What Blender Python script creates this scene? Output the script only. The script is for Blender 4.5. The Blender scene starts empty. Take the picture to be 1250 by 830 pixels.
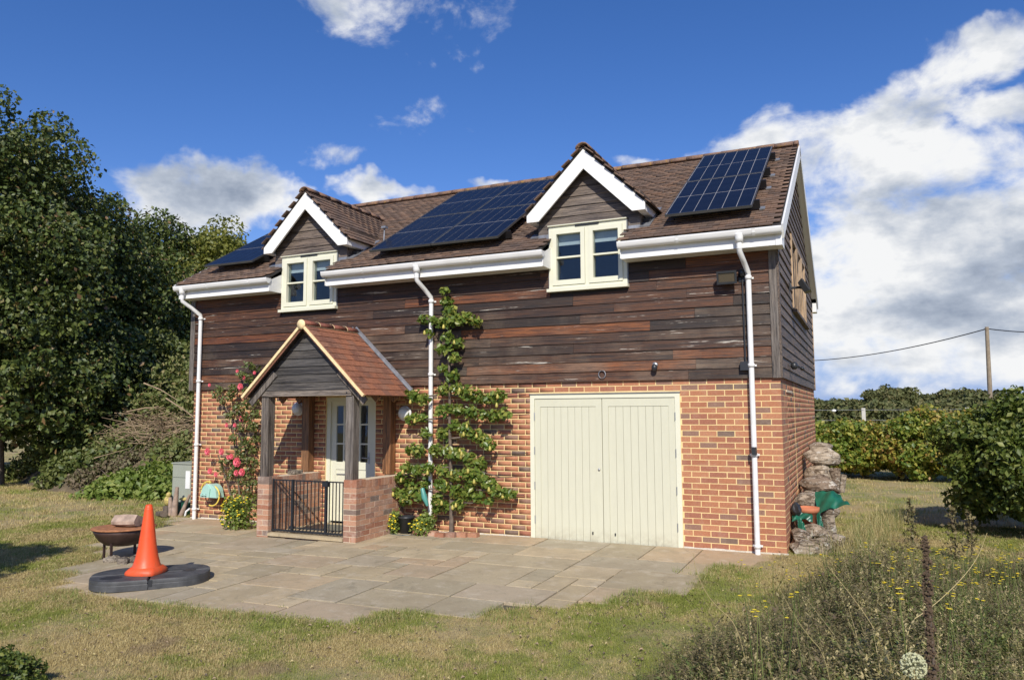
import bpy, math, random
import numpy as np
from mathutils import Matrix, Vector
random.seed(7); RS = np.random.RandomState(11)
SC = bpy.context.scene
COL = SC.collection
# ---------------------------------------------------------------- camera
CC = np.array([0.9617, -10.1009, 1.7881]); FPX = 931.33
_ya, _pi, _ro = -0.4329, 0.0940, -0.0048
_F = np.array([math.sin(_ya)*math.cos(_pi), math.cos(_ya)*math.cos(_pi), math.sin(_pi)])
_R = np.array([math.cos(_ya), -math.sin(_ya), 0.0]); _U = np.cross(_R, _F)
CR = _R*math.cos(_ro)+_U*math.sin(_ro); CU = -_R*math.sin(_ro)+_U*math.cos(_ro); CF = _F
cam = bpy.data.objects.new("camera", bpy.data.cameras.new("camera")); COL.objects.link(cam)
M = Matrix(((CR[0], CU[0], -CF[0], CC[0]), (CR[1], CU[1], -CF[1], CC[1]), (CR[2], CU[2], -CF[2], CC[2]), (0, 0, 0, 1)))
cam.matrix_world = M
cam.data.sensor_fit = 'HORIZONTAL'; cam.data.sensor_width = 36; cam.data.lens = 36*FPX/1250
cam.data.clip_start = .05; cam.data.clip_end = 3000
SC.camera = cam
SC.view_settings.view_transform = 'Standard'; SC.view_settings.look = 'None'
SC.view_settings.exposure = 0.0; SC.view_settings.gamma = 1.0
# ---------------------------------------------------------------- node helper
class NT:
    def __init__(s, tree): s.t = tree; s.n = tree.nodes; s.l = tree.links
    def new(s, ty, **k):
        nd = s.n.new(ty)
        for a, v in k.items(): setattr(nd, a, v)
        return nd
    def put(s, sock, v):
        if v is None: return
        if hasattr(v, 'is_output') or hasattr(v, 'links'): s.l.new(v, sock)
        else:
            if sock.type == 'RGBA' and hasattr(v, '__len__') and len(v) == 3: v = (*v, 1)
            sock.default_value = v
    def math(s, op, a, b=None, c=None, clamp=False):
        nd = s.new('ShaderNodeMath', operation=op, use_clamp=clamp)
        s.put(nd.inputs[0], a); s.put(nd.inputs[1], b); s.put(nd.inputs[2], c); return nd.outputs[0]
    def vmath(s, op, a, b=None):
        nd = s.new('ShaderNodeVectorMath', operation=op); s.put(nd.inputs[0], a); s.put(nd.inputs[1], b)
        return nd.outputs[0]
    def noise(s, scale, vec=None, detail=4, rough=.55, dist=0, out=0):
        nd = s.new('ShaderNodeTexNoise'); nd.inputs['Scale'].default_value = scale
        nd.inputs['Detail'].default_value = detail; nd.inputs['Roughness'].default_value = rough
        nd.inputs['Distortion'].default_value = dist
        if vec is not None: s.l.new(vec, nd.inputs['Vector'])
        return nd.outputs[out]
    def vor(s, scale, vec=None, feature='F1', out=0):
        nd = s.new('ShaderNodeTexVoronoi', feature=feature); nd.inputs['Scale'].default_value = scale
        if vec is not None: s.l.new(vec, nd.inputs['Vector'])
        return nd.outputs[out]
    def mapr(s, v, a, b, c=0., d=1., smooth=False):
        nd = s.new('ShaderNodeMapRange'); nd.clamp = True
        if smooth: nd.interpolation_type = 'SMOOTHSTEP'
        s.put(nd.inputs[0], v)
        for i, q in enumerate((a, b, c, d)): s.put(nd.inputs[i+1], q)
        return nd.outputs[0]
    def ramp(s, v, stops, const=False):
        nd = s.new('ShaderNodeValToRGB'); cr = nd.color_ramp
        if const: cr.interpolation = 'CONSTANT'
        while len(cr.elements) < len(stops): cr.elements.new(.5)
        for e, (p, c) in zip(cr.elements, stops): e.position = p; e.color = (*c, 1)
        s.put(nd.inputs[0], v); return nd.outputs[0]
    def mix(s, f, a, b, mode='MIX'):
        nd = s.new('ShaderNodeMix', data_type='RGBA', blend_type=mode)
        s.put(nd.inputs[0], f); s.put(nd.inputs[6], a); s.put(nd.inputs[7], b); return nd.outputs[2]
    def pos(s): return s.new('ShaderNodeNewGeometry').outputs['Position']
    def mapping(s, vec, scale=(1, 1, 1), loc=(0, 0, 0)):
        nd = s.new('ShaderNodeMapping'); s.l.new(vec, nd.inputs[0])
        nd.inputs['Scale'].default_value = scale; nd.inputs['Location'].default_value = loc; return nd.outputs[0]
    def rnd(s):
        a = s.new('ShaderNodeObjectInfo').outputs['Random']; b = s.new('ShaderNodeNewGeometry').outputs['Random Per Island']
        return s.math('FRACT', s.math('ADD', s.math('MULTIPLY', a, 7.31), b))
    def bump(s, h, strength=.3, dist=.01):
        nd = s.new('ShaderNodeBump'); nd.inputs['Strength'].default_value = strength; nd.inputs['Distance'].default_value = dist
        s.l.new(h, nd.inputs['Height']); return nd.outputs[0]
# ---------------------------------------------------------------- world and sun
SUN_AZ, SUN_EL = math.radians(23), math.radians(37)
sdir = Vector((math.sin(SUN_AZ)*math.cos(SUN_EL), -math.cos(SUN_AZ)*math.cos(SUN_EL), math.sin(SUN_EL)))
W = bpy.data.worlds.new("World"); SC.world = W; W.use_nodes = True
w = NT(W.node_tree); w.n.clear()
sky = w.new('ShaderNodeTexSky', sky_type='NISHITA'); sky.sun_disc = False
sky.sun_elevation = SUN_EL; sky.sun_rotation = math.radians(180-23)
sky.air_density = 1.0; sky.dust_density = .35; sky.ozone_density = 3.0; sky.altitude = 200
d = w.new('ShaderNodeTexCoord').outputs['Generated']
sp = w.new('ShaderNodeSeparateXYZ'); w.l.new(d, sp.inputs[0])
az = w.math('ARCTAN2', sp.outputs[0], sp.outputs[1]); el = w.math('ARCSINE', sp.outputs[2])
warp = w.noise(5.0, d, detail=5, rough=.6, out=1)
wn = w.new('ShaderNodeSeparateXYZ'); w.l.new(w.vmath('SUBTRACT', warp, (.5, .5, .5)), wn.inputs[0])
az2 = w.math('ADD', az, w.math('MULTIPLY', wn.outputs[0], .22)); el2 = w.math('ADD', el, w.math('MULTIPLY', wn.outputs[1], .16))
def blob(px, py, wx, wy, amp=1., tilt=0.):
    v = CF+CR*(px-625)/FPX-CU*(py-415)/FPX; v = v/np.linalg.norm(v)
    a0 = math.atan2(v[0], v[1]); e0 = math.asin(v[2])
    da = w.math('SUBTRACT', az2, a0); de = w.math('SUBTRACT', el2, e0)
    de = w.math('ADD', de, w.math('MULTIPLY', da, tilt))
    q = w.math('ADD', w.math('POWER', w.math('MULTIPLY', da, FPX/wx), 2.), w.math('POWER', w.math('MULTIPLY', de, FPX/wy), 2.))
    return w.math('MULTIPLY', w.math('SUBTRACT', 1., q, clamp=False), amp)
blobs = [(1120, 132, 150, 34, .8, -.35), (1235, 135, 60, 24, .75), (1060, 222, 135, 62, 1), (940, 180, 90, 28, .7, -.2), (1180, 300, 185, 85, 1.15), (1020, 370, 120, 90, 1),
         (1240, 400, 150, 70, 1), (1080, 440, 190, 50, .9), (262, 245, 95, 50, 1.1), (330, 230, 40, 30, .8), (466, 238, 58, 17, .95), (625, 224, 70, 14, .8),
         (760, 205, 30, 10, .6), (470, 55, 46, 24, .25), (572, 22, 46, 26, .25), (415, 12, 34, 22, .28), (503, 140, 52, 18, .22), (418, 196, 30, 12, .2), (700, 470, 700, 38, .5), (1480, 200, 200, 110, 1), (-200, 300, 160, 60, 1)]
acc = None
for b in blobs:
    q = w.math('MAXIMUM', blob(*b), -1.2)
    acc = q if acc is None else w.math('SMOOTH_MAX', acc, q, .15)
gen = w.math('MULTIPLY', w.math('SUBTRACT', w.noise(2.6, w.mapping(d, (1, 1, 2.2)), 2), .66), 5.)
# clouds of the same kind over the rest of the sky, away from the blue patch the photograph shows
away = w.mapr(w.math('ABSOLUTE', w.math('SUBTRACT', az, _ya)), .75, 1.1)
acc = w.math('MAXIMUM', acc, w.math('SUBTRACT', w.math('MULTIPLY', away, w.math('ADD', gen, 1.2)), 1.2))
fb = w.noise(9.0, w.mapping(d, (1, 1, 1.5)), detail=9, rough=.6, dist=.25)
dens = w.math('ADD', acc, w.math('MULTIPLY', w.math('SUBTRACT', fb, .52), 3.6))
mask = w.mapr(dens, -.15, .8, 0, 1, smooth=True)
shade = w.noise(6.0, w.mapping(d, (1, 1, 1.9), (3.1, 0, .06)), detail=7, rough=.55)
fb2 = w.noise(6.0, w.mapping(d, (1, 1, 1.9), (3.1, 0, 0)), detail=7, rough=.55)
relief = w.math('ADD', w.math('MULTIPLY', w.math('SUBTRACT', fb2, shade), 2.2), w.math('MULTIPLY', w.math('SUBTRACT', shade, .5), 1.5))
thick = w.mapr(dens, .35, 1.5, 0, 1)
br = w.math('ADD', w.math('SUBTRACT', 1.05, w.math('MULTIPLY', thick, .36)), w.math('MULTIPLY', relief, 1.7))
ccol = w.ramp(w.mapr(br, .25, 1.15), [(0, (3.6, 4.3, 5.6)), (.42, (6.0, 6.7, 7.9)), (1, (11.5, 11.6, 11.7))])
hs = w.new('ShaderNodeHueSaturation'); hs.inputs['Saturation'].default_value = 1.26; hs.inputs['Value'].default_value = 1.0
w.l.new(sky.outputs[0], hs.inputs['Color'])
skyc = w.mix(1., hs.outputs[0], (1.50, 1.32, 1.66), 'MULTIPLY')
skyc = w.mix(w.mapr(el, .0, .30, .85, 0., True), skyc, (2.9, 5.0, 9.6))
bg = w.new('ShaderNodeBackground'); bg.inputs[1].default_value = .08
w.l.new(w.mix(w.math('MULTIPLY', mask, w.mapr(el, -.02, .02)), skyc, ccol), bg.inputs[0])
w.l.new(bg.outputs[0], w.new('ShaderNodeOutputWorld').inputs[0])
sun = bpy.data.lights.new("sun", 'SUN'); sun.energy = 5.0; sun.angle = math.radians(.53); sun.color = (1, .94, .84)
so = bpy.data.objects.new("sun", sun); COL.objects.link(so); so.location = (10, -20, 20)
so.rotation_euler = sdir.to_track_quat('Z', 'Y').to_euler()
SC.cycles.max_bounces = 6; SC.cycles.transparent_max_bounces = 12
# ---------------------------------------------------------------- geometry helpers
def ray(px, py): return CF+CR*(px-625)/FPX-CU*(py-415)/FPX
def P(px, py, **k):
    "a point of the place: pixel of the photograph met with the plane x=, y= or z="
    a, v = list(k.items())[0]; i = 'xyz'.index(a); r = ray(px, py); t = (v-CC[i])/r[i]; return CC+r*t
def G(x, y):
    z = (.0115*(max(x, -12)+3.4) if x < -3.4 else 0.)+.012*max(min(y, 0), -12)
    return z
def Gn(x, y):
    x = np.asarray(x, float); y = np.asarray(y, float)
    return np.where(x < -3.4, .0115*(np.maximum(x, -12)+3.4), 0)+.012*np.clip(y, -12, 0)
def PG(px, py):
    z = 0.
    for _ in range(8): q = P(px, py, z=z); z = G(q[0], q[1])
    return q
class MB:
    def __init__(s): s.v = []; s.f = []; s.sm = []
    def add(s, vs, fs, smooth=False):
        o = len(s.v); s.v += [tuple(map(float, p)) for p in vs]; s.f += [tuple(i+o for i in f) for f in fs]; s.sm += [smooth]*len(fs); return s
    def box(s, a, b, m=None):
        x0, y0, z0 = a; x1, y1, z1 = b
        vs = [(x0, y0, z0), (x1, y0, z0), (x1, y1, z0), (x0, y1, z0), (x0, y0, z1), (x1, y0, z1), (x1, y1, z1), (x0, y1, z1)]
        if m is not None: vs = [m @ Vector(p) for p in vs]
        return s.add(vs, BOXF)
    def beam(s, p0, p1, wd, ht, up=(0, 0, 1), taper=1.):
        p0 = Vector(p0); p1 = Vector(p1); dr = (p1-p0).normalized(); u = Vector(up)
        sd = dr.cross(u).normalized(); u = sd.cross(dr).normalized(); vs = []
        for p, k in ((p0, 1), (p1, taper)):
            for a, b in ((-1, -1), (1, -1), (1, 1), (-1, 1)): vs.append(p+sd*a*wd*k/2+u*b*ht*k/2)
        return s.add(vs, [(0, 1, 2, 3), (7, 6, 5, 4), (0, 4, 5, 1), (1, 5, 6, 2), (2, 6, 7, 3), (3, 7, 4, 0)])
    def tube(s, pts, rs, n=8, cap=True, smooth=True):
        pts = [Vector(p) for p in pts]
        if not hasattr(rs, '__len__'): rs = [rs]*len(pts)
        vs = []; fs = []; ref = None
        for i, p in enumerate(pts):
            t = (pts[min(i+1, len(pts)-1)]-pts[max(i-1, 0)]).normalized()
            if ref is None: ref = Vector((0, 0, 1)) if abs(t.z) < .9 else Vector((1, 0, 0))
            a = t.cross(ref).normalized(); b = t.cross(a).normalized(); ref = b.cross(t) if False else ref
            for k in range(n):
                an = 2*math.pi*k/n; vs.append(p+(a*math.cos(an)+b*math.sin(an))*rs[i])
        for i in range(len(pts)-1):
            for k in range(n): fs.append((i*n+k, i*n+(k+1) % n, (i+1)*n+(k+1) % n, (i+1)*n+k))
        s.add(vs, fs, smooth)
        if cap: s.add([vs[k] for k in range(n)], [tuple(range(n))]); s.add(vs[-n:], [tuple(range(n))[::-1]])
        return s
    def lathe(s, prof, c=(0, 0, 0), n=24, m=None, smooth=True, sx=1, sy=1):
        vs = []; fs = []
        for r, z in prof:
            for k in range(n):
                a = 2*math.pi*k/n; p = Vector((r*math.cos(a)*sx, r*math.sin(a)*sy, z)); p = m @ p if m is not None else p+Vector(c); vs.append(p)
        for i in range(len(prof)-1):
            for k in range(n): fs.append((i*n+k, i*n+(k+1) % n, (i+1)*n+(k+1) % n, (i+1)*n+k))
        return s.add(vs, fs, smooth)
    def prism(s, poly, vec):
        "extrude a planar polygon along vec"
        n = len(poly); v = Vector(vec); a = [Vector(p) for p in poly]
        return s.add(a+[p+v for p in a], [tuple(range(n))[::-1], tuple(range(n, 2*n))]+[(i, (i+1) % n, (i+1) % n+n, i+n) for i in range(n)])
    def sphere(s, c, r, nu=14, nv=9, fn=None, smooth=True):
        if not hasattr(r, '__len__'): r = (r, r, r)
        vs = []; fs = []
        for j in range(nv+1):
            th = math.pi*j/nv
            for i in range(nu):
                ph = 2*math.pi*i/nu; q = Vector((math.sin(th)*math.cos(ph), math.sin(th)*math.sin(ph), math.cos(th)))
                k = fn(q) if fn else 1.
                vs.append((c[0]+q.x*r[0]*k, c[1]+q.y*r[1]*k, c[2]+q.z*r[2]*k))
        for j in range(nv):
            for i in range(nu): fs.append((j*nu+i, (j+1)*nu+i, (j+1)*nu+(i+1) % nu, j*nu+(i+1) % nu))
        return s.add(vs, fs, smooth)
BOXF = [(0, 3, 2, 1), (4, 5, 6, 7), (0, 1, 5, 4), (1, 2, 6, 5), (2, 3, 7, 6), (3, 0, 4, 7)]
WM = {}
def mesh_of(name, mb):
    me = bpy.data.meshes.new(name); me.from_pydata(mb.v, [], mb.f); me.update()
    if any(mb.sm): me.polygons.foreach_set('use_smooth', mb.sm)
    return me
def place(o, M, parent=None):
    COL.objects.link(o); WM[o.name] = M.copy()
    if parent is not None: o.parent = parent; o.matrix_local = WM[parent.name].inverted() @ M
    else: o.matrix_world = M
    return o
def meta(o, label=None, cat=None, group=None, kind=None):
    for k, v in (('label', label), ('category', cat), ('group', group), ('kind', kind)):
        if v: o[k] = v
    return o
def thing(name, label, cat, loc, group=None):
    o = bpy.data.objects.new(name, None); o.empty_display_size = .1
    place(o, Matrix.Translation(Vector(loc))); return meta(o, label, cat, group)
def obj(name, mb, m, parent=None, origin=None, kind=None, label=None):
    "mb is written in world coordinates"
    if parent is not None: origin = (0, 0, 0)
    elif origin is None: origin = (0, 0, 0)
    if tuple(origin) != (0, 0, 0): mb.v = [(a-origin[0], b-origin[1], c-origin[2]) for a, b, c in mb.v]
    me = mesh_of(name, mb) if isinstance(mb, MB) else mb
    if m is not None and not me.materials: me.materials.append(m)
    o = bpy.data.objects.new(name, me); place(o, Matrix.Translation(Vector(origin)), parent)
    return meta(o, label, None, None, kind)
def inst(name, me, M, parent): return place(bpy.data.objects.new(name, me), M, parent)
def npmesh(name, V, F, m, smooth=False):
    "V (n,3), F (m,4) or (m,3) numpy"
    me = bpy.data.meshes.new(name); k = F.shape[1]
    me.vertices.add(len(V)); me.vertices.foreach_set('co', np.ascontiguousarray(V, dtype=np.float32).ravel())
    me.loops.add(F.size); me.loops.foreach_set('vertex_index', np.ascontiguousarray(F, dtype=np.int32).ravel())
    me.polygons.add(len(F)); me.polygons.foreach_set('loop_start', np.arange(0, F.size, k, dtype=np.int32))
    try: me.polygons.foreach_set('loop_total', np.full(len(F), k, dtype=np.int32))
    except Exception: pass
    me.update(calc_edges=True); me.materials.append(m)
    if smooth: me.polygons.foreach_set('use_smooth', [True]*len(F))
    return me
def joined(me_box, mats, mat):
    "one mesh from many placements of a small mesh"
    v0 = np.array([v.co[:] for v in me_box.vertices]); f0 = np.array([p.vertices[:] for p in me_box.polygons])
    n = len(mats); A = np.array([[list(r) for r in m] for m in mats]).reshape(n, 4, 4)
    vh = np.c_[v0, np.ones(len(v0))]; V = np.einsum('nij,kj->nki', A, vh)[:, :, :3].reshape(-1, 3)
    F = (f0[None]+np.arange(n)[:, None, None]*len(v0)).reshape(-1, f0.shape[1])
    return npmesh('pieces', V, F, mat)
def px_size(p): 
    v = np.array(p)-CC; return float(v@CF)
def pieces(name, me, mats, mat, parents, cap, stuffname, vis=None):
    "the `cap` pieces nearest the camera as objects, the rest joined; parents: one parent per piece"
    if not me.materials: me.materials.append(mat)
    dd = np.array([np.linalg.norm(np.array(m.translation)-CC)+(0 if vis is None or vis[i] else 100) for i, m in enumerate(mats)])
    order = np.argsort(dd); near = set(order[:cap].tolist()); rest = {}
    for i, m in enumerate(mats):
        if i in near: inst(name, me, m, parents[i])
        else: rest.setdefault(parents[i].name, (parents[i], []))[1].append(m)
    for p, ms in rest.values():
        o = bpy.data.objects.new(stuffname, joined(me, ms, mat)); place(o, Matrix.Identity(4), p); o['kind'] = 'stuff'
# ---------------------------------------------------------------- materials
MATS = {}
def mat(name, fn, rough=.7, metal=0., spec=None):
    if name in MATS: return MATS[name]
    m = bpy.data.materials.new(name); m.use_nodes = True; t = NT(m.node_tree); bs = t.n['Principled BSDF']
    bs.inputs['Roughness'].default_value = rough; bs.inputs['Metallic'].default_value = metal
    if spec is not None: bs.inputs['Specular IOR Level'].default_value = spec
    r = fn(t, bs)
    if r is not None: t.put(bs.inputs['Base Color'], r)
    MATS[name] = m; return m
def plain(name, col, rough=.6, metal=0., var=.12, scale=6., bump=0., spec=None, bscale=60):
    def fn(t, bs):
        p = t.pos(); n = t.noise(scale, p, 6)
        a = tuple(c*(1-var) for c in col); b = tuple(min(1, c*(1+var)) for c in col)
        if bump: t.l.new(t.bump(t.noise(bscale, p, 5), bump, .004), bs.inputs['Normal'])
        return t.mix(t.mapr(n, .3, .7), a, b)
    return mat(name, fn, rough, metal, spec)
def brick_fn(stops, dirt=(.5, .4, .3), dirt_amt=.25):
    def fn(t, bs):
        p = t.pos(); c = t.ramp(t.rnd(), stops, True)
        n = t.noise(45, p, 5, .7); c = t.mix(t.mapr(n, .35, .75), c, t.mix(1., c, (.72, .66, .66), 'MULTIPLY'))
        c = t.mix(t.math('MULTIPLY', t.mapr(t.noise(7, p, 5, .7), .5, .75), dirt_amt), c, dirt)
        c = t.mix(t.mapr(t.noise(160, p, 3), .58, .72, 0, .35), c, (.12, .07, .05))
        t.l.new(t.bump(t.noise(120, p, 6, .7), .5, .006), bs.inputs['Normal'])
        return c
    return fn
B1, B2, B3, B4, B5 = (.46, .195, .098), (.41, .165, .085), (.50, .225, .115), (.29, .165, .115), (.37, .15, .088)
m_brick = mat('red_brick', brick_fn([(0, B1), (.28, B2), (.5, B3), (.66, B5), (.87, B4), (.96, (.20, .135, .10))]), .85)
m_pbrick = mat('faded_pink_brick', brick_fn([(0, (.45, .225, .13)), (.25, (.37, .165, .095)), (.45, (.50, .28, .175)), (.65, (.33, .18, .12)), (.8, (.42, .25, .17)), (.92, (.22, .16, .125))], (.6, .5, .42), .5), .9)
def mortar_fn(a, b):
    def fn(t, bs):
        p = t.pos(); t.l.new(t.bump(t.noise(200, p, 4), .4, .003), bs.inputs['Normal'])
        return t.mix(t.mapr(t.noise(9, p, 6, .7), .35, .7), a, b)
    return fn
m_mortar = mat('sand_mortar', mortar_fn((.80, .61, .29), (.64, .47, .23)), .95)
m_pmortar = mat('pale_mortar', mortar_fn((.66, .55, .40), (.50, .40, .28)), .95)
def board_fn(axis, stops, grey=(.24, .195, .155), bleach=.5, low=True):
    def fn(t, bs):
        p = t.pos(); r = t.rnd()
        off = t.new('ShaderNodeCombineXYZ'); t.put(off.inputs[0], t.math('MULTIPLY', r, 37.)); t.put(off.inputs[1], t.math('MULTIPLY', r, 11.)); t.put(off.inputs[2], t.math('MULTIPLY', r, 5.))
        q = t.vmath('ADD', p, off.outputs[0])
        sc = {'x': (.8, 30, 26), 'y': (30, .8, 26), 'z': (26, 26, .8)}[axis]
        g1 = t.noise(2.0, t.mapping(q, sc), 8, .72, .8); g2 = t.noise(5., t.mapping(q, sc), 7, .78, .4)
        c = t.ramp(r, stops)
        c = t.mix(t.mapr(g1, .40, .60), t.mix(1., c, (.22, .20, .20), 'MULTIPLY'), t.mix(1., c, (1.3, 1.25, 1.2), 'MULTIPLY'))
        c = t.mix(t.mapr(g2, .50, .62, 0, .8), c, (.008, .006, .005))
        big = t.noise(1.5, t.mapping(q, {'x': (.7, 1, .3), 'y': (1, .7, .3), 'z': (1, 1, .6)}[axis]), 6, .66)
        r2 = t.math('FRACT', t.math('MULTIPLY', r, 17.37))
        w1 = t.math('ADD', t.mapr(big, .40, .66), t.mapr(r2, .45, 1., -.35, .45))
        if low:
            zz = t.new('ShaderNodeSeparateXYZ'); t.l.new(p, zz.inputs[0])
            w1 = t.math('ADD', w1, t.mapr(zz.outputs[2], 3.6, 2.4, -.55, .30))
        w1 = t.math('MULTIPLY', w1, t.mapr(g1, .36, .58, .25, 1)); w1 = t.math('MULTIPLY', w1, bleach, clamp=True)
        c = t.mix(w1, c, t.mix(t.mapr(g2, .38, .6), grey, tuple(k*.38 for k in grey)))
        if low: c = t.mix(t.mapr(t.noise(3., t.mapping(p, (.35, 3, 9)), 5, .75), .63, .675, 0, .85), c, (.55, .50, .42))
        t.l.new(t.bump(t.math('ADD', g1, t.math('MULTIPLY', g2, .7)), .7, .008), bs.inputs['Normal'])
        t.put(bs.inputs['Roughness'], t.mapr(g1, .3, .7, .45, .75))
        return c
    return fn
WOODS = [(0, (.060, .026, .012)), (.14, (.16, .054, .018)), (.24, (.022, .013, .008)), (.40, (.22, .075, .022)), (.48, (.03, .017, .010)), (.62, (.13, .050, .019)), (.74, (.024, .015, .010)), (.9, (.09, .040, .018)), (1, (.035, .02, .012))]
GREYS = [(0, (.17, .12, .085)), (.3, (.22, .16, .115)), (.6, (.13, .095, .07)), (.8, (.2, .145, .105)), (1, (.16, .12, .085))]
m_board = mat('stained_weatherboard', board_fn('x', WOODS, (.26, .20, .14), bleach=.62), .6)
m_sboard = mat('silvered_side_board', board_fn('y', GREYS, (.22, .18, .14), .6, False), .75)
m_dboard = mat('silvered_dormer_board', board_fn('x', [(0, (.17, .135, .11)), (.4, (.22, .175, .14)), (.7, (.14, .11, .09)), (1, (.2, .155, .12))], (.28, .24, .2), .6, False), .75)
m_pboard = mat('dark_grey_porch_board', board_fn('x', [(0, (.065, .062, .058)), (.5, (.10, .092, .082)), (1, (.05, .048, .046))], (.2, .19, .18), .5, False), .8)
m_post = mat('grey_oak', board_fn('z', [(0, (.17, .145, .12)), (1, (.17, .145, .12))], (.3, .27, .24), .8, False), .8)
m_beam = mat('pale_oak', board_fn('x', [(0, (.26, .21, .165)), (1, (.26, .21, .165))], (.36, .32, .28), .7, False), .8)
m_bpost = mat('brown_oak', board_fn('z', [(0, (.30, .14, .055)), (1, (.30, .14, .055))], (.3, .2, .12), .4, False), .7)
m_frame_oak = mat('unpainted_window_oak', board_fn('z', [(0, (.50, .36, .22)), (1, (.50, .36, .22))], (.5, .4, .3), .5, False), .75)
def tile_fn(stops, lich, pale, lamt):
    def fn(t, bs):
        p = t.pos(); c = t.ramp(t.rnd(), stops)
        c = t.mix(t.mapr(t.noise(30, p, 6, .75), .4, .7), c, t.mix(1., c, (.5, .48, .46), 'MULTIPLY'))
        c = t.mix(t.mapr(t.noise(5, p, 6, .75), .56, .66, 0, .7), c, t.mix(1., c, (.45, .42, .4), 'MULTIPLY'))
        c = t.mix(t.mapr(t.noise(14, p, 5, .8), .70-lamt, .76-lamt), c, lich)
        c = t.mix(t.mapr(t.vor(16, p), .08, .03), c, pale)
        t.l.new(t.bump(t.noise(90, p, 6, .7), .6, .006), bs.inputs['Normal'])
        return c
    return fn
TB = [(0, (.185, .120, .085)), (.2, (.12, .082, .062)), (.4, (.24, .150, .10)), (.6, (.155, .108, .082)), (.8, (.21, .125, .08)), (1, (.10, .072, .058))]
m_tile = mat('weathered_brown_tile', tile_fn(TB, (.30, .17, .035), (.42, .40, .36), .03), .9)
m_ridge = mat('lichened_ridge_tile', tile_fn([(0, (.22, .14, .10)), (1, (.26, .15, .10))], (.38, .22, .04), (.4, .38, .32), .13), .9)
m_dtile = mat('lichened_dormer_tile', tile_fn(TB, (.34, .20, .05), (.42, .40, .36), .07), .9)
m_rtile = mat('orange_red_clay_tile', tile_fn([(0, (.29, .115, .062)), (.35, (.37, .145, .075)), (.6, (.22, .095, .06)), (1, (.32, .15, .09))], (.36, .2, .12), (.45, .3, .22), -.04), .8)
m_ringtile = mat('red_brown_ridge_tile', tile_fn([(0, (.30, .10, .06)), (1, (.24, .085, .055))], (.3, .18, .12), (.45, .3, .22), -.04), .7)
def pvc_fn(t, bs):
    p = t.pos(); c = t.mix(t.mapr(t.noise(3, t.mapping(p, (1, 1, 3)), 5), .3, .7), (.80, .80, .78), (.70, .70, .67))
    return t.mix(t.mapr(t.noise(18, t.mapping(p, (2.5, 2.5, .5)), 6, .8), .60, .72, 0, .55), c, (.36, .36, .31))
m_white = mat('white_pvc', pvc_fn, .35)
m_whitew = plain('white_painted_timber', (.82, .81, .77), .5, var=.04, scale=4)
m_cream = plain('cream_paint', (.68, .67, .52), .45, var=.03, scale=5)
def door_fn(t, bs):
    p = t.pos(); z = t.new('ShaderNodeSeparateXYZ'); t.l.new(p, z.inputs[0])
    c = t.mix(t.mapr(t.noise(4, t.mapping(p, (3, 1, .7)), 6, .7), .35, .7), (.60, .59, .45), (.57, .56, .425))
    dirt = t.math('MULTIPLY', t.mapr(z.outputs[2], .22, .0, 0, .5), t.mapr(t.noise(9, p, 6, .75), .38, .62))
    c = t.mix(dirt, c, (.30, .25, .16)); c = t.mix(t.mapr(t.noise(26, t.mapping(p, (2, 1, .5)), 5, .8), .68, .74, 0, .25), c, (.44, .41, .30))
    t.l.new(t.bump(t.noise(60, t.mapping(p, (4, 1, .4)), 4), .12, .003), bs.inputs['Normal']); return c
m_door = mat('sage_cream_door_paint', door_fn, .5)
m_lead = plain('dull_lead', (.27, .28, .30), .5, .5, .25, 12, .2)
m_verge = plain('cream_verge_mortar', (.80, .62, .34), .9, var=.15, scale=30, bump=.4)
m_black = plain('black_metal', (.022, .025, .03), .45, .2)
m_blackp = plain('black_plastic', (.025, .027, .03), .4)
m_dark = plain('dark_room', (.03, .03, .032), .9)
m_blind = plain('white_roller_blind', (.85, .85, .82), .8, var=.02)
m_steel = plain('galvanised_steel', (.42, .43, .43), .45, .7)
m_felt = plain('roof_underlay', (.03, .026, .024), .95)
def glass_fn(t, bs):
    bs.inputs['Base Color'].default_value = (.012, .016, .02, 1); bs.inputs['Roughness'].default_value = .03
    out = t.n['Material Output']; tr = t.new('ShaderNodeBsdfTransparent'); mx = t.new('ShaderNodeMixShader')
    tr.inputs[0].default_value = (.75, .8, .82, 1); gl = t.new('ShaderNodeBsdfGlossy'); gl.inputs['Roughness'].default_value = .02
    t.l.new(t.bump(t.noise(2.2, t.pos(), 2), .06, .05), gl.inputs['Normal'])
    fr = t.new('ShaderNodeLayerWeight'); fr.inputs[0].default_value = .5
    t.l.new(t.math('ADD', t.math('MULTIPLY', t.math('POWER', fr.outputs[1], 3.), .7), .055), mx.inputs[0]); t.l.new(tr.outputs[0], mx.inputs[1]); t.l.new(gl.outputs[0], mx.inputs[2])
    t.l.new(mx.outputs[0], out.inputs[0])
m_glass = mat('window_glass', glass_fn)
def pv_fn(t, bs):
    p = t.pos(); n = t.noise(1.3, p, 3)
    bs.inputs['Coat Weight'].default_value = .05; bs.inputs['Coat Roughness'].default_value = .1; bs.inputs['Specular IOR Level'].default_value = .22
    return t.mix(t.mapr(t.rnd(), 0, 1), (.0055, .006, .010), (.008, .009, .015))
m_cell = mat('navy_solar_cell', pv_fn, .3)
m_pvframe = plain('dark_panel_frame', (.03, .03, .034), .4, .6)
m_pvback = plain('pale_grid_line', (.34, .345, .36), .5)
m_pvedge = plain('silver_panel_edge', (.12, .125, .13), .35, .6)
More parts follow.
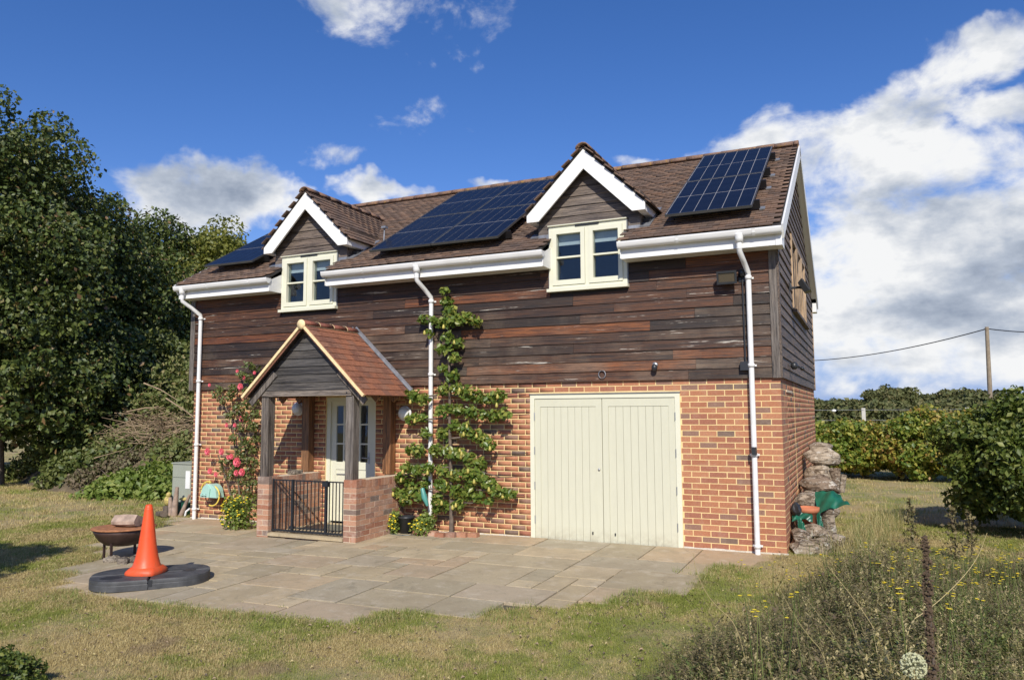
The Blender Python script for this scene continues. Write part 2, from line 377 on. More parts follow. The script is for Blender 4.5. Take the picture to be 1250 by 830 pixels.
def stone_fn(t, bs):
    p = t.pos(); c = t.ramp(t.rnd(), [(0, (.42, .335, .20)), (.2, (.50, .405, .25)), (.4, (.34, .29, .19)), (.55, (.51, .41, .255)), (.7, (.45, .32, .19)), (.85, (.40, .35, .25)), (1, (.37, .30, .18))])
    c = t.mix(t.mapr(t.noise(1.7, p, 6, .7, .8), .42, .62, 0, .55), c, (.30, .24, .15))
    c = t.mix(t.mapr(t.noise(4, p, 7, .75), .52, .68, 0, .6), c, (.54, .47, .35))
    c = t.mix(t.mapr(t.noise(60, p, 4, .8), .5, .75, 0, .35), c, (.12, .11, .09))
    c = t.mix(t.mapr(t.noise(2.6, t.mapping(p, (1, 1, 1), (9, 4, 0)), 8, .8, 1.5), .56, .66, 0, .55), c, (.17, .15, .10))
    h = t.math('ADD', t.noise(6, p, 7, .6, 1.), t.math('MULTIPLY', t.noise(70, p, 4), .3))
    t.l.new(t.bump(h, .55, .012), bs.inputs['Normal']); return c
m_slab = mat('riven_sandstone', stone_fn, .8)
m_joint = plain('dark_joint_soil', (.10, .085, .06), 1, var=.4, scale=30)
def ground_fn(t, bs):
    p = t.pos(); a = t.noise(.55, p, 5, .65); b = t.noise(3.2, p, 6, .7); cN = t.noise(40, p, 5, .8)
    dry = t.mix(t.mapr(cN, .35, .65), (.46, .37, .18), (.30, .22, .105)); green = t.mix(t.mapr(cN, .35, .65), (.19, .21, .06), (.27, .26, .09))
    c = t.mix(t.mapr(t.math('ADD', t.math('MULTIPLY', a, .65), t.math('MULTIPLY', b, .35)),   .43, .54), green, dry)
    c = t.mix(t.mapr(t.noise(1.4, t.mapping(p, (1, 1, 1), (7, 3, 0)), 6, .75), .58, .68, 0, .6), c, (.26, .185, .12))
    t.l.new(t.bump(t.noise(60, p, 6, .8), .8, .02), bs.inputs['Normal']); return c
m_ground = mat('dry_lawn_soil', ground_fn, .95)
def leaf_fn(stops, trans=.35, rough=.5, spec=.4):
    def fn(t, bs):
        r = t.rnd(); c = t.ramp(r, stops)
        c = t.mix(t.mapr(t.noise(1.5, t.pos(), 3), .3, .7, 0, .5), c, t.mix(1., c, (.7, .78, .6), 'MULTIPLY'))
        out = t.n['Material Output']; tl = t.new('ShaderNodeBsdfTranslucent'); mx = t.new('ShaderNodeMixShader'); mx.inputs[0].default_value = trans
        t.l.new(t.mix(1., c, (1.5, 1.6, .7), 'MULTIPLY'), tl.inputs[0]); t.l.new(bs.outputs[0], mx.inputs[1]); t.l.new(tl.outputs[0], mx.inputs[2]); t.l.new(mx.outputs[0], out.inputs[0])
        bs.inputs['Specular IOR Level'].default_value = spec
        return c
    return lambda t, bs: fn(t, bs)
m_lawn = None
def grass_fn(t, bs):
    p = t.pos(); a = t.noise(.55, p, 5, .65); b = t.noise(3.2, p, 6, .7); r = t.rnd()
    dry = t.ramp(r, [(0, (.54, .44, .20)), (.5, (.38, .295, .13)), (1, (.66, .55, .27))]); green = t.ramp(r, [(0, (.20, .25, .045)), (.5, (.33, .34, .08)), (1, (.14, .19, .035))])
    k = t.math('ADD', t.math('ADD', t.math('MULTIPLY', a, .65), t.math('MULTIPLY', b, .35)), t.math('MULTIPLY', t.math('SUBTRACT', r, .5), .10))
    tip = t.mix(t.mapr(k, .45, .51), green, dry)
    tip = t.mix(t.mapr(t.noise(1.4, t.mapping(p, (1, 1, 1), (7, 3, 0)), 6, .75), .56, .64, 0, .6), tip, (.30, .22, .145))
    out = t.n['Material Output']; tl = t.new('ShaderNodeBsdfTranslucent'); mx = t.new('ShaderNodeMixShader'); mx.inputs[0].default_value = .25
    t.l.new(tip, tl.inputs[0]); t.l.new(bs.outputs[0], mx.inputs[1]); t.l.new(tl.outputs[0], mx.inputs[2]); t.l.new(mx.outputs[0], out.inputs[0])
    return tip
m_grass = mat('lawn_blades', grass_fn, .7, spec=.2)
m_strongreen = mat('edge_grass_blades', leaf_fn([(0, (.16, .22, .045)), (.5, (.24, .28, .07)), (.8, (.36, .34, .13)), (1, (.50, .42, .22))], .3), .6)
m_drygrass = mat('straw_grass', leaf_fn([(0, (.66, .54, .30)), (.6, (.52, .42, .22)), (1, (.36, .32, .14))], .3), .7)
m_maple = mat('dark_maple_leaf', leaf_fn([(0, (.040, .062, .015)), (.4, (.066, .095, .021)), (.75, (.115, .145, .034)), (.93, (.17, .18, .055)), (1, (.22, .12, .06))], .12), .5)
m_olive = mat('olive_tree_leaf', leaf_fn([(0, (.12, .14, .03)), (.5, (.19, .20, .04)), (1, (.27, .25, .06))], .3), .5)
m_elder = mat('mid_green_leaf', leaf_fn([(0, (.07, .10, .025)), (.5, (.12, .145, .04)), (1, (.19, .20, .065))], .2), .5)
m_hedge = mat('bramble_hedge_leaf', leaf_fn([(0, (.09, .13, .025)), (.3, (.17, .21, .04)), (.55, (.34, .33, .06)), (.78, (.50, .39, .09)), (.93, (.36, .19, .06)), (1, (.18, .12, .05))], .3), .5)
m_shrub = mat('glossy_shrub_leaf', leaf_fn([(0, (.055, .085, .016)), (.5, (.095, .13, .024)), (.85, (.17, .20, .04)), (1, (.26, .27, .08))], .22), .5, spec=.3)
m_pear = mat('pear_leaf', leaf_fn([(0, (.08, .14, .025)), (.5, (.15, .21, .04)), (.85, (.25, .28, .06)), (1, (.38, .35, .09))], .28), .35)
m_rose = mat('rose_leaf', leaf_fn([(0, (.08, .11, .03)), (.6, (.14, .17, .05)), (.9, (.22, .23, .09)), (1, (.28, .15, .08))], .25), .4)
m_herb = mat('low_herb_leaf', leaf_fn([(0, (.12, .18, .035)), (.6, (.20, .26, .055)), (1, (.29, .32, .09))], .3), .5)
m_mound = mat('mound_leaf', leaf_fn([(0, (.11, .14, .04)), (.5, (.17, .195, .06)), (.8, (.25, .24, .10)), (1, (.34, .27, .14))], .25), .6)
m_heather = mat('heather_brown_leaf', leaf_fn([(0, (.16, .12, .08)), (.5, (.22, .17, .11)), (1, (.17, .18, .08))], .2), .7)
m_farleaf = mat('far_hedge_leaf', leaf_fn([(0, (.085, .10, .035)), (.5, (.125, .135, .05)), (1, (.18, .16, .07))], .15), .8)
m_weed = mat('weed_stalk', leaf_fn([(0, (.115, .11, .045)), (.3, (.20, .165, .075)), (.5, (.12, .085, .05)), (.85, (.34, .28, .14)), (1, (.11, .07, .05))], .2), .7)
m_under = mat('dark_undergrowth', leaf_fn([(0, (.045, .06, .02)), (.5, (.07, .085, .028)), (1, (.12, .10, .045))], .12), .7)
m_weedg = mat('weed_green', leaf_fn([(0, (.10, .14, .038)), (.5, (.17, .205, .06)), (1, (.30, .32, .11))], .25), .6)
m_yellow = plain('yellow_petal', (.80, .62, .03), .6, var=.1)
m_pink = plain('pink_petal', (.80, .13, .17), .55, var=.25, scale=30)
m_bark = plain('grey_brown_bark', (.13, .10, .075), .9, var=.4, scale=14, bump=.8)
m_twig = plain('straw_twig', (.30, .22, .135), .8, var=.35, scale=8)
m_seed = plain('dock_seed_brown', (.095, .062, .034), .8, var=.4, scale=50, bump=.5)
def cone_fn(t, bs):
    p = t.pos(); z = t.new('ShaderNodeSeparateXYZ'); t.l.new(p, z.inputs[0]); c = t.mix(t.mapr(t.noise(5, p, 5), .3, .7), (.80, .095, .02), (.72, .075, .018))
    c = t.mix(t.mapr(t.noise(22, t.mapping(p, (1, 1, .35)), 7, .8), .57, .68, 0, .45), c, (.45, .085, .03)); c = t.mix(t.math('MULTIPLY', t.mapr(z.outputs[2], .22, .06), t.mapr(t.noise(14, p, 6, .8), .4, .6, 0, .6)), c, (.30, .12, .06))
    t.put(bs.inputs['Roughness'], t.mapr(t.noise(12, p, 5), .3, .7, .35, .6)); return c
m_cone = mat('orange_cone_plastic', cone_fn, .4)
m_slabp = plain('grey_rubber', (.062, .064, .066), .6, var=.4, scale=7, bump=.25)
m_rust = plain('rusty_rim', (.33, .14, .06), .85, var=.4, scale=18, bump=.4)
m_bowl = plain('sooty_brown_iron', (.060, .035, .028), .5, .3, var=.3, scale=8)
def rock_fn(t, bs):
    p = t.pos(); c = t.ramp(t.rnd(), [(0, (.25, .205, .155)), (.5, (.33, .28, .215)), (1, (.20, .165, .13))])
    c = t.mix(t.mapr(t.noise(5, t.mapping(p, (1, 1, 2.2)), 7, .75, .6), .47, .56), c, (.075, .058, .045))
    c = t.mix(t.mapr(t.noise(7, t.mapping(p, (1, 1, 1), (4, 2, 1)), 7, .8), .57, .63), c, (.55, .51, .43))
    t.l.new(t.bump(t.noise(14, p, 8, .8), .9, .03), bs.inputs['Normal']); return c
m_rock = mat('lichened_rock', rock_fn, .9)
def wlog_fn(t, bs):
    p = t.pos(); r = t.rnd(); c = t.ramp(r, [(0, (.34, .26, .18)), (.35, (.46, .38, .28)), (.65, (.27, .20, .14)), (1, (.40, .33, .25))])
    g_ = t.noise(6, t.mapping(p, (1, 1, 3.2)), 8, .75, 1.2); c = t.mix(t.mapr(g_, .47, .56), c, t.mix(1., c, (.28, .25, .22), 'MULTIPLY'))
    c = t.mix(t.mapr(t.noise(8, t.mapping(p, (1, 1, 1.4), (4, 2, 1)), 7, .8), .54, .61, 0, .85), c, (.66, .62, .53))
    t.l.new(t.bump(g_, 1., .035), bs.inputs['Normal']); return c
m_wlog = mat('weathered_log_bark', wlog_fn, .9)
m_log = plain('bleached_log', (.34, .25, .19), .85, var=.35, scale=12, bump=.7, bscale=40)
m_tarp = plain('green_tarpaulin', (.012, .105, .062), .35, var=.3, scale=9)
m_terra = plain('terracotta', (.50, .17, .08), .8, var=.12)
m_mint = plain('mint_plastic', (.36, .58, .50), .35, var=.04)
m_hose = plain('yellow_hose', (.75, .56, .10), .4, var=.05)
m_cab = plain('sage_grey_cabinet', (.30, .32, .26), .6, var=.05)
m_bulk = plain('white_lamp_glass', (.72, .72, .69), .25, var=.03)
m_pole = plain('weathered_pole', (.27, .215, .15), .9, var=.2, scale=5)
m_field = plain('far_field', (.30, .26, .13), .95, var=.15, scale=.05)
m_lamp = plain('lamp_lens', (.075, .06, .04), .2, var=.1, scale=30)
m_teal = plain('teal_plastic', (.08, .28, .24), .4)
m_whites = plain('white_grit', (.52, .47, .38), .95, var=.15, scale=40, bump=.5)
# ================================================================ GROUND
L, D = 10.02, 6.70            # house length and depth
PATIO = [(-10.35, .02), (-9.9, -.9), (-9.2, -2.1), (-8.55, -2.95), (-8.0, -3.6), (-7.35, -4.35), (-6.5, -4.72), (-5.4, -4.78), (-4.3, -4.72), (-3.4, -4.35), (-2.9, -4.1), (-2.2, -3.72), (-1.6, -3.3), (-1.15, -2.75), (-.85, -1.7), (-.55, -.9), (-.12, -.25), (-.1, .02)]
def inpoly(x, y, poly):
    x = np.asarray(x); y = np.asarray(y); c = np.zeros(x.shape, bool); n = len(poly)
    for i in range(n):
        x0, y0 = poly[i]; x1, y1 = poly[i-1]
        if y0 == y1: continue
        c ^= ((y0 > y) != (y1 > y)) & (x < (x1-x0)*(y-y0)/(y1-y0)+x0)
    return c
def mound_h(x, y):
    "brush mound left of the house"
    u = ((x+19.3)*.82+(y-8.2)*(-.57)); v = ((x+19.3)*.57+(y-8.2)*.82)
    r = (u/8.6)**2+(v/4.6)**2
    return 1.9*np.clip(1-r, 0, 1)**.9
gx = np.unique(np.concatenate([np.linspace(-320, -60, 12), np.linspace(-60, -14, 47), np.linspace(-14, 8, 89), np.linspace(8, 60, 30), np.linspace(60, 400, 12)]))
gy = np.unique(np.concatenate([np.linspace(-60, -12, 10), np.linspace(-12, 6, 73), np.linspace(6, 40, 35), np.linspace(40, 700, 25)]))
GX, GY = np.meshgrid(gx, gy); GZ = Gn(GX, GY)+.016+.012*np.sin(GX*3.1+GY*1.7)*np.sin(GY*2.3-GX*.9)*(~inpoly(GX, GY, PATIO))
GZ = GZ-.06*inpoly(GX, GY, [(a*.985-.06, b*.97) for a, b in PATIO])
nx, ny = len(gx), len(gy); ii = (np.arange(ny-1)[:, None]*nx+np.arange(nx-1)[None]).ravel()
gm = npmesh('lawn', np.c_[GX.ravel(), GY.ravel(), GZ.ravel()], np.c_[ii, ii+1, ii+nx+1, ii+nx], m_ground, True)
o = bpy.data.objects.new('lawn', gm); place(o, Matrix.Identity(4)); o['kind'] = 'structure'
# mound terrain
mx_ = np.linspace(-29, -9.6, 60); my_ = np.linspace(0, 17, 50); MX, MY = np.meshgrid(mx_, my_)
mh = mound_h(MX, MY); MZ = Gn(MX, MY)-.1+mh+.10*np.sin(MX*2.1+MY)*np.sin(MY*1.9)*(mh > .05)
ii = (np.arange(49)[:, None]*60+np.arange(59)[None]).ravel()
m_mounds = plain('brushy_soil', (.13, .10, .06), 1, var=.4, scale=3)
o = bpy.data.objects.new('soil_mound', npmesh('soil_mound', np.c_[MX.ravel(), MY.ravel(), MZ.ravel()], np.c_[ii, ii+1, ii+61, ii+60], m_mounds, True)); place(o, Matrix.Identity(4)); o['kind'] = 'structure'
# patio
mb = MB(); cs = [(x, y, G(x, y)-.004) for x, y in PATIO]
pj = MB(); n = len(PATIO)
patio = obj('patio', MB().add([(x, y, G(x, y)+.001) for x, y in [(px_*.985-.06, py_*.965) for px_, py_ in PATIO]], [tuple(range(n))]), m_joint, kind='structure')
grid = {}; g0 = .305
NXc, NYc = 36, 17
slabs = []
sizes = [(3, 2), (2, 2), (3, 3), (2, 1), (2, 3), (3, 2), (1, 2), (4, 2), (3, 2), (1, 1)]
rs = random.Random(5)
for j in range(NYc):
    for i in range(NXc):
        if (i, j) in grid: continue
        cand = sizes[:]; rs.shuffle(cand)
        for a, b in cand+[(1, 1)]:
            if i+a > NXc or j+b > NYc: continue
            if any((i+p, j+q) in grid for p in range(a) for q in range(b)): continue
            for p in range(a):
                for q in range(b): grid[(i+p, j+q)] = 1
            slabs.append((i, j, a, b)); break
SLABRECT = []
for (i, j, a, b) in slabs:
    x0 = -.10-i*g0-a*g0; x1 = -.10-i*g0; y1 = -.005-j*g0; y0 = y1-b*g0; cx, cy = (x0+x1)/2, (y0+y1)/2
    if -7.15 < cx < -5.75 and cy > -1.1: continue
    k = sum(bool(inpoly(np.array([x]), np.array([y]), PATIO)[0]) for x, y in ((x0, y0), (x1, y0), (x1, y1), (x0, y1), (cx, cy)))
    if k < 3: continue
    gp = .009; SLABRECT.append((x0, y0, x1, y1)); dz = rs.uniform(-.003, .004)
    pts = []
    for (x, y, sx, sy) in ((x0, y0, 1, 1), (x1, y0, -1, 1), (x1, y1, -1, -1), (x0, y1, 1, -1)):
        pts.append((x+sx*(gp+rs.uniform(-.002, .003)), y+sy*(gp+rs.uniform(-.002, .003)), G(x, y)+.026+dz+rs.uniform(-.002, .002), sx, sy))
    V = [(x, y, z-.04) for x, y, z, sx, sy in pts]+[(x, y, z-.003) for x, y, z, sx, sy in pts]+[(x+sx*.0025, y+sy*.0025, z) for x, y, z, sx, sy in pts]
    F = [(8, 9, 10, 11)]+[(q, (q+1) % 4, (q+1) % 4+4, q+4) for q in range(4)]+[(q+4, (q+1) % 4+4, (q+1) % 4+8, q+8) for q in range(4)]
    o = obj('paving_slab', MB().add(V, F), m_slab, patio)
# white gritty mortar splash at the foot of the walls
def foot(x0, x1, y, par=None):
    mb = MB(); n = max(2, int((x1-x0)/.12)); 
    for i in range(n):
        a = x0+(x1-x0)*i/n; b = x0+(x1-x0)*(i+1)/n; z = G(a, y); r = rs.uniform(.003, .022)
        mb.add([(a, y+.03, z), (b, y+.03, z), (b, y-r, z+.02), (a, y-r, z+.02), (b, y-.001, z+.035+r*.6), (a, y-.001, z+.035+r*.6)], [(0, 1, 2, 3), (3, 2, 4, 5)])
    return mb
# ================================================================ HOUSE
house = thing('house', 'two storey brick and dark timber house with tiled roof, dormers and cream garage doors', 'house', (-5, 3.3, 0))
ZT = 2.21; CO = .075; BW, BG = .2125, .0125
box_me = mesh_of('brick', MB().box((-.5, -.5, -.5), (.5, .5, .5)))
def boxM(a, b): 
    return Matrix.Translation(((a[0]+b[0])/2, (a[1]+b[1])/2, (a[2]+b[2])/2)) @ Matrix.Diagonal((b[0]-a[0], b[1]-a[1], b[2]-a[2], 1))
fw = obj('front_brick_wall', MB().box((-L+.003, .0014, -.25), (-7.06, .3, ZT)).box((-7.06, .0014, 2.04), (-6.09, .3, ZT)).box((-6.09, .0014, -.25), (-3.42, .3, ZT)).box((-3.42, .0014, 2.045), (-1.27, .3, ZT)).box((-1.27, .0014, -.25), (-.002, .3, ZT)), m_mortar, house)
sw = obj('side_brick_wall', MB().box((-.3, .301, -.25), (-.0012, D-.006, ZT)).box((-.1, .1, -.25), (-.0012, .3005, ZT-.001)).box((-L+.006, .301, -.25), (-L+.3, D-.006, ZT)).box((-L+.301, D-.3, -.25), (-.301, D-.006, ZT)), m_mortar, house)
ms, ps = [], []
NC = 33
rb = random.Random(3)
HOLES = [(-3.425, -1.265, -1, 2.043), (-7.065, -6.085, -1, 2.035)]
for k in range(NC):
    z1 = ZT-.006-k*CO; z0 = z1-.0635
    # front
    x = 0.; first = True
    while x > -L+.02:
        wd = BW if not first else (.2325 if k % 2 == 0 else .12)
        first = False; a, b = max(x-wd, -L), x; x = x-wd-BG
        segs = [(a, b)]
        for hx0, hx1, hz0, hz1 in HOLES:
            if z0 < hz1 and z1 > hz0:
                ns = []
                for s0, s1 in segs:
                    if s1 <= hx0 or s0 >= hx1: ns.append((s0, s1)); continue
                    if s0 < hx0-.012: ns.append((s0, hx0-.001))
                    if s1 > hx1+.012: ns.append((hx1+.001, s1))
                segs = ns
        for s0, s1 in segs:
            if s1-s0 < .012: continue
            j = rb.uniform(-.0012, .0008)
            ms.append(boxM((s0, j, z0+rb.uniform(-.0015, .0015)), (s1, .1, z1+rb.uniform(-.0015, .0015)))); ps.append(fw)
    # side (right gable wall)
    y = .112 if k % 2 == 0 else .235
    if k % 2: ms.append(boxM((-.10, .1005, z0), (0.0004, .225, z1))); ps.append(sw)
    while y < D-.02:
        b = min(y+BW, D)
        if b-y > .02 and not (z1 < 2.06 and z0 > 2.0 and 1.05 < y < 1.2):
            j = rb.uniform(-.0008, .0006)
            ms.append(boxM((-.1, y, z0), (j, b, z1))); ps.append(sw)
        y = b+BG
pieces('brick', box_me, ms, m_brick, ps, 300, 'brickwork', [max(m.translation.z for _ in (0,)) > -.1 for m in ms])
obj('movement_joint', MB().box((-.01, 1.885, -.1), (.003, 1.9, ZT-.01)), m_mortar, house)
obj('air_vent', MB().box((-.02, .66, 2.035), (.012, 1.5, 2.065)), m_pmortar, house)

for a, b in ((-10., -7.4), (-5.5, -3.44), (-1.26, 0.02)): obj('white_mortar_fillet', foot(a, b, 0), m_whites, house)
# ---- weatherboards on the front
EX = .135
WIN = [(-3.085, -1.935, 3.49, 4.45), (-8.035, -6.865, 3.49, 4.45)]
def wboard(axis, a0, a1, z0, off, ht=.16, th=.024, out=-1, jit=0., ends=None):
    """feather-edged board: thick at the bottom edge, its top tucked behind the next"""
    mb = MB(); zt = z0+ht
    sec = [(off, z0), (off+th, z0), (off+.006, zt), (off, zt)]  # distance proud of wall, z
    sec = [(s+jit if i == 1 else s, z) for i, (s, z) in enumerate(sec)]
    t0, t1 = (ends if ends else (0, 0))
    vs = []
    for e, (a, tt) in enumerate(((a0, t0), (a1, t1))):
        for s, z in sec:
            aa = a+tt*(z-z0)
            vs.append((aa, out*s, z) if axis == 'x' else (out*s, aa, z))
    f = [(0, 1, 2, 3), (7, 6, 5, 4), (0, 4, 5, 1), (1, 5, 6, 2), (2, 6, 7, 3), (3, 7, 4, 0)]
    return mb.add(vs, f)
rw = random.Random(21)
obj('timber_wall', MB().box((-L-.01, -.012, ZT+.002), (-8.04, .28, 4.0)).box((-8.04, -.012, ZT+.002), (-6.86, .28, 3.49)).box((-6.86, -.012, ZT+.002), (-3.09, .28, 4.0)).box((-3.09, -.012, ZT+.002), (-1.93, .28, 3.49)).box((-1.93, -.012, ZT+.002), (.01, .28, 4.0)), m_felt, house)
for k in range(13):
    z0 = ZT-.008+k*EX
    x = -L-.02; cuts = []
    while x < -.085:
        ln = rw.choice([1.6, 2.1, 2.4, 2.9, 3.4, 3.9]); cuts.append((x, min(x+ln, -.085))); x += ln
    if cuts[-1][1]-cuts[-1][0] < .4 and len(cuts) > 1: l_ = cuts.pop(); cuts[-1] = (cuts[-1][0], l_[1])
    for a, b in cuts:
        segs = [(a, b)]
        for wx0, wx1, wz0, wz1 in WIN:
            if z0+EX > wz0+.02:
                ns = []
                for s0, s1 in segs:
                    if s1 <= wx0 or s0 >= wx1: ns.append((s0, s1)); continue
                    if s0 < wx0-.03: ns.append((s0, wx0-.002))
                    if s1 > wx1+.03: ns.append((wx1+.002, s1))
                segs = ns
        for s0, s1 in segs:
            zz = z0+rw.uniform(-.003, .003)
            top = min(.16, 3.49-zz-.002) if any(s1 > w0 and s0 < w1 and z0+.16 > 3.49 for w0, w1, _, _ in WIN) else .16
            obj('weatherboard', wboard('x', s0+.0015, s1-.0015, zz, .0125, ht=max(top, .02), jit=rw.uniform(-.002, .005)), m_board, house)
for x0 in (-.087, -L-.09): obj('corner_board', MB().box((x0, -.048, ZT-.012), (x0+.095, .05, 3.84)), m_post if x0 > -1 else m_post, house)
obj('corner_board', MB().box((.0085, -.047, ZT-.012), (.035, .045, 3.9)), m_sboard, house)
obj('corner_board', MB().box((.0005, D-.04, ZT-.012), (.036, D+.045, 3.9)), m_frame_oak, house)
# ---- roof geometry numbers
EY, EZ, RY, RZ = -.40, 4.05, 3.35, 6.24
sl = Vector((0, RY-EY, RZ-EZ)); SLEN = sl.length; sl.normalize(); SLN = Vector((0, -sl.z, sl.y))
def roofz(y): return EZ+(y-EY)*sl.z/sl.y
def roof_pt(x, s, h=0.): return Vector((x, EY, EZ))+sl*s+SLN*h
XL, XR = -10.16, .125
# gable wall boards (right side), with a window hole
GW = (1.95, 4.70, 3.30, 4.45)
k = 0; rw2 = random.Random(8)
def gab(z):
    if z < 3.9: return 0.02, D-.02
    y = (z-EZ)*sl.y/sl.z+EY+.06
    return max(.02, y), min(D-.02, D-y)
obj('gable_wall', MB().prism([(-.25, .29, ZT+.002), (-.25, D-.02, ZT+.002), (-.25, D-.02, 3.95), (-.25, RY, RZ-.12), (-.25, .29, 4.2)], (.255, 0, 0)), m_felt, house)
obj('gable_wall', MB().prism([(-L+.25, .29, ZT+.002), (-L+.25, D-.02, ZT+.002), (-L+.25, D-.02, 3.95), (-L+.25, RY, RZ-.12), (-L+.25, .29, 4.2)], (-.255, 0, 0)), m_felt, house)
obj('rear_wall', MB().box((-L+.252, D-.28, ZT+.002), (-.252, D-.021, 3.95)), m_felt, house)
while True:
    z0 = ZT-.008+k*EX; k += 1
    if z0 > RZ-.35: break
    y0, y1 = gab(z0+.14)
    if y1-y0 < .15: break
    tilt = 0 if z0 < 3.9 else sl.y/sl.z*.6
    y = y0
    cuts = []
    while y < y1: ln = rw2.choice([1.3, 1.9, 2.5, 3.1]); cuts.append((y, min(y+ln, y1))); y += ln
    for a, b in cuts:
        segs = [(a, b)]
        if z0+EX > GW[2]+.02 and z0 < GW[3]-.02:
            segs = []
            if a < GW[0]: segs.append((a, min(b, GW[0]-.002)))
            if b > GW[1]: segs.append((max(a, GW[1]+.002), b))
        for s0, s1 in segs:
            if s1-s0 > .05: obj('side_weatherboard', wboard('y', s0+.0015, s1-.0015, z0+rw2.uniform(-.003, .003), .0075, out=1, jit=rw2.uniform(-.002, .006)), m_sboard, house)
    # left gable, out of sight of the photograph but part of the wall
    obj('far_side_weatherboard', wboard('y', y0, y1, z0, L+.0075, out=-1), m_sboard, house)
# ---- gable window: unpainted oak frame
gwin = obj('gable_window', MB().box((-.02, GW[0], GW[2]), (.05, GW[0]+.07, GW[3])).box((-.02, GW[1]-.07, GW[2]), (.05, GW[1], GW[3])).box((-.02, GW[0]+.071, GW[3]-.07), (.048, GW[1]-.071, GW[3])), m_frame_oak, house)
obj('sill', MB().box((-.02, GW[0]-.03, GW[2]-.045), (.09, GW[1]+.03, GW[2]-.001)), m_sboard, gwin)
for y in (2.83, 3.72): obj('mullion', MB().box((-.02, y-.045, GW[2]+.001), (.065, y+.045, GW[3]-.071)), m_frame_oak, gwin)
for a, b in ((2.02, 2.785), (2.875, 3.675), (3.765, 4.63)): obj('pane', MB().box((-.001, a, GW[2]+.001), (.004, b, GW[3]-.072)), m_glass, gwin)
# ---- roof: underlay with dormer openings, tiles
DORM = [(-2.5, 0), (-7.42, 1)]
DW = .575
def strip(x0, x1, s0, s1, mb, h0=-.03, h1=0.):
    V = [roof_pt(x, s, h) for h in (h0, h1) for x, s in ((x0, s0), (x1, s0), (x1, s1), (x0, s1))]
    mb.add(V, BOXF)
mb = MB(); sD = (1.9-EY)/sl.y; s0y = (0.0-EY)/sl.y
cuts = [XL+.02, -7.42-DW, -7.42+DW, -2.5-DW, -2.5+DW, XR-.02]
strip(cuts[0], cuts[1]-.0, 0, SLEN, mb); strip(cuts[2], cuts[3], 0, SLEN, mb); strip(cuts[4], cuts[5], 0, SLEN, mb)
strip(cuts[1], cuts[2], sD-.4, SLEN, mb); strip(cuts[3], cuts[4], sD-.4, SLEN, mb)
deck = obj('main_roof', mb, m_felt, house)
backdeck = obj('rear_roof', MB().add([(x, 2*RY-p.y, p.z) for h in (-.03, 0) for x, s in ((XL+.02, 0), (XR-.02, 0), (XR-.02, SLEN-.002), (XL+.02, SLEN-.002)) for p in [roof_pt(x, s, h)]], [tuple(reversed(f)) for f in BOXF]), m_felt, house)
tl = MB(); tw, tlen = .161, .150
tl.add([(-tw/2, 0, .016), (tw/2, 0, .016), (tw/2, tlen, .002), (-tw/2, tlen, .002), (-tw/2, 0, .031), (tw/2, 0, .031), (tw/2, tlen, .013), (-tw/2, tlen, .013)], BOXF)
tile_me = mesh_of('roof_tile', tl)
rt = random.Random(13)
def tilemat(org, ex, es, nn, x, s):
    o = org+ex*x+es*s; R3 = Matrix(((ex.x, es.x, nn.x), (ex.y, es.y, nn.y), (ex.z, es.z, nn.z))).to_4x4()
    return Matrix.Translation(o) @ R3 @ Matrix.Rotation(rt.uniform(-.018, .018), 4, 'Z') @ Matrix.Rotation(rt.uniform(-.02, .012), 4, 'X') @ Matrix.Translation((0, 0, rt.uniform(0, .007)))
ms, ps = [], []
ex = Vector((1, 0, 0)); org = Vector((0, EY, EZ))
ncour = int(SLEN/.1)
for k in range(ncour):
    x = XL+.08+(0 if k % 2 else .0825); s = k*.1-.02+rt.uniform(-.003, .003)
    while x < XR-.075:
        y = EY+sl.y*(s+.07); z = roofz(y)
        skip = any(abs(x-c) < DW+.02 and y < 1.86-abs(x-c)*1.65 for c, _ in DORM)
        if not skip: ms.append(tilemat(org, ex, sl, SLN, x, s)); ps.append(deck)
        x += .1655
pieces('roof_tile', tile_me, ms, m_tile, ps, 230, 'roof_tiling', [True]*len(ms))
# rear slope
ms = []
slb = Vector((0, -sl.y, sl.z)); nb = Vector((0, sl.z, sl.y))
for k in range(ncour):
    x = XL+.08+(0 if k % 2 else .0825)
    while x < XR-.075: ms.append(tilemat(Vector((0, 2*RY-EY, EZ)), Vector((-1, 0, 0)), slb, nb, -x, k*.1-.02)); x += .1655
o = bpy.data.objects.new('rear_roof_tiling', joined(tile_me, ms, m_tile)); place(o, Matrix.Identity(4), backdeck); o['kind'] = 'stuff'
def halfround(p0, p1, r, th=.018, n=7, drop=.35, upv=(0, 0, 1)):
    mb = MB(); p0 = Vector(p0); p1 = Vector(p1); dr = (p1-p0).normalized(); u = Vector(upv); sd = dr.cross(u).normalized(); u = sd.cross(dr)
    vs = []
    for p in (p0, p1):
        for rr in (r, r-th):
            for i in range(n):
                a = math.pi*i/(n-1); vs.append(p+sd*math.cos(a)*rr+u*(math.sin(a)*rr*(.8)-drop*r))
    f = []
    for i in range(n-1):
        f += [(i, i+1, 2*n+i+1, 2*n+i), (n+i+1, n+i, 3*n+i, 3*n+i+1), (i+1, i, n+i, n+i+1), (2*n+i, 2*n+i+1, 3*n+i+1, 3*n+i)]
    f += [(0, 2*n, 3*n, n), (n-1, 2*n-1, 4*n-1, 3*n-1)]
    return mb.add(vs, f, True)
x = XL
while x < XR-.05:
    e = min(x+.3, XR); obj('ridge_tile', halfround((x, RY, RZ+.045+rt.uniform(-.004, .004)), (e-.008, RY, RZ+.045+rt.uniform(-.004, .004)), .12), m_ridge, house); x += .3
obj('ridge_bedding', MB().box((XL+.01, RY-.07, RZ-.05), (XR-.01, RY+.07, RZ+.06)), m_ridge, house)
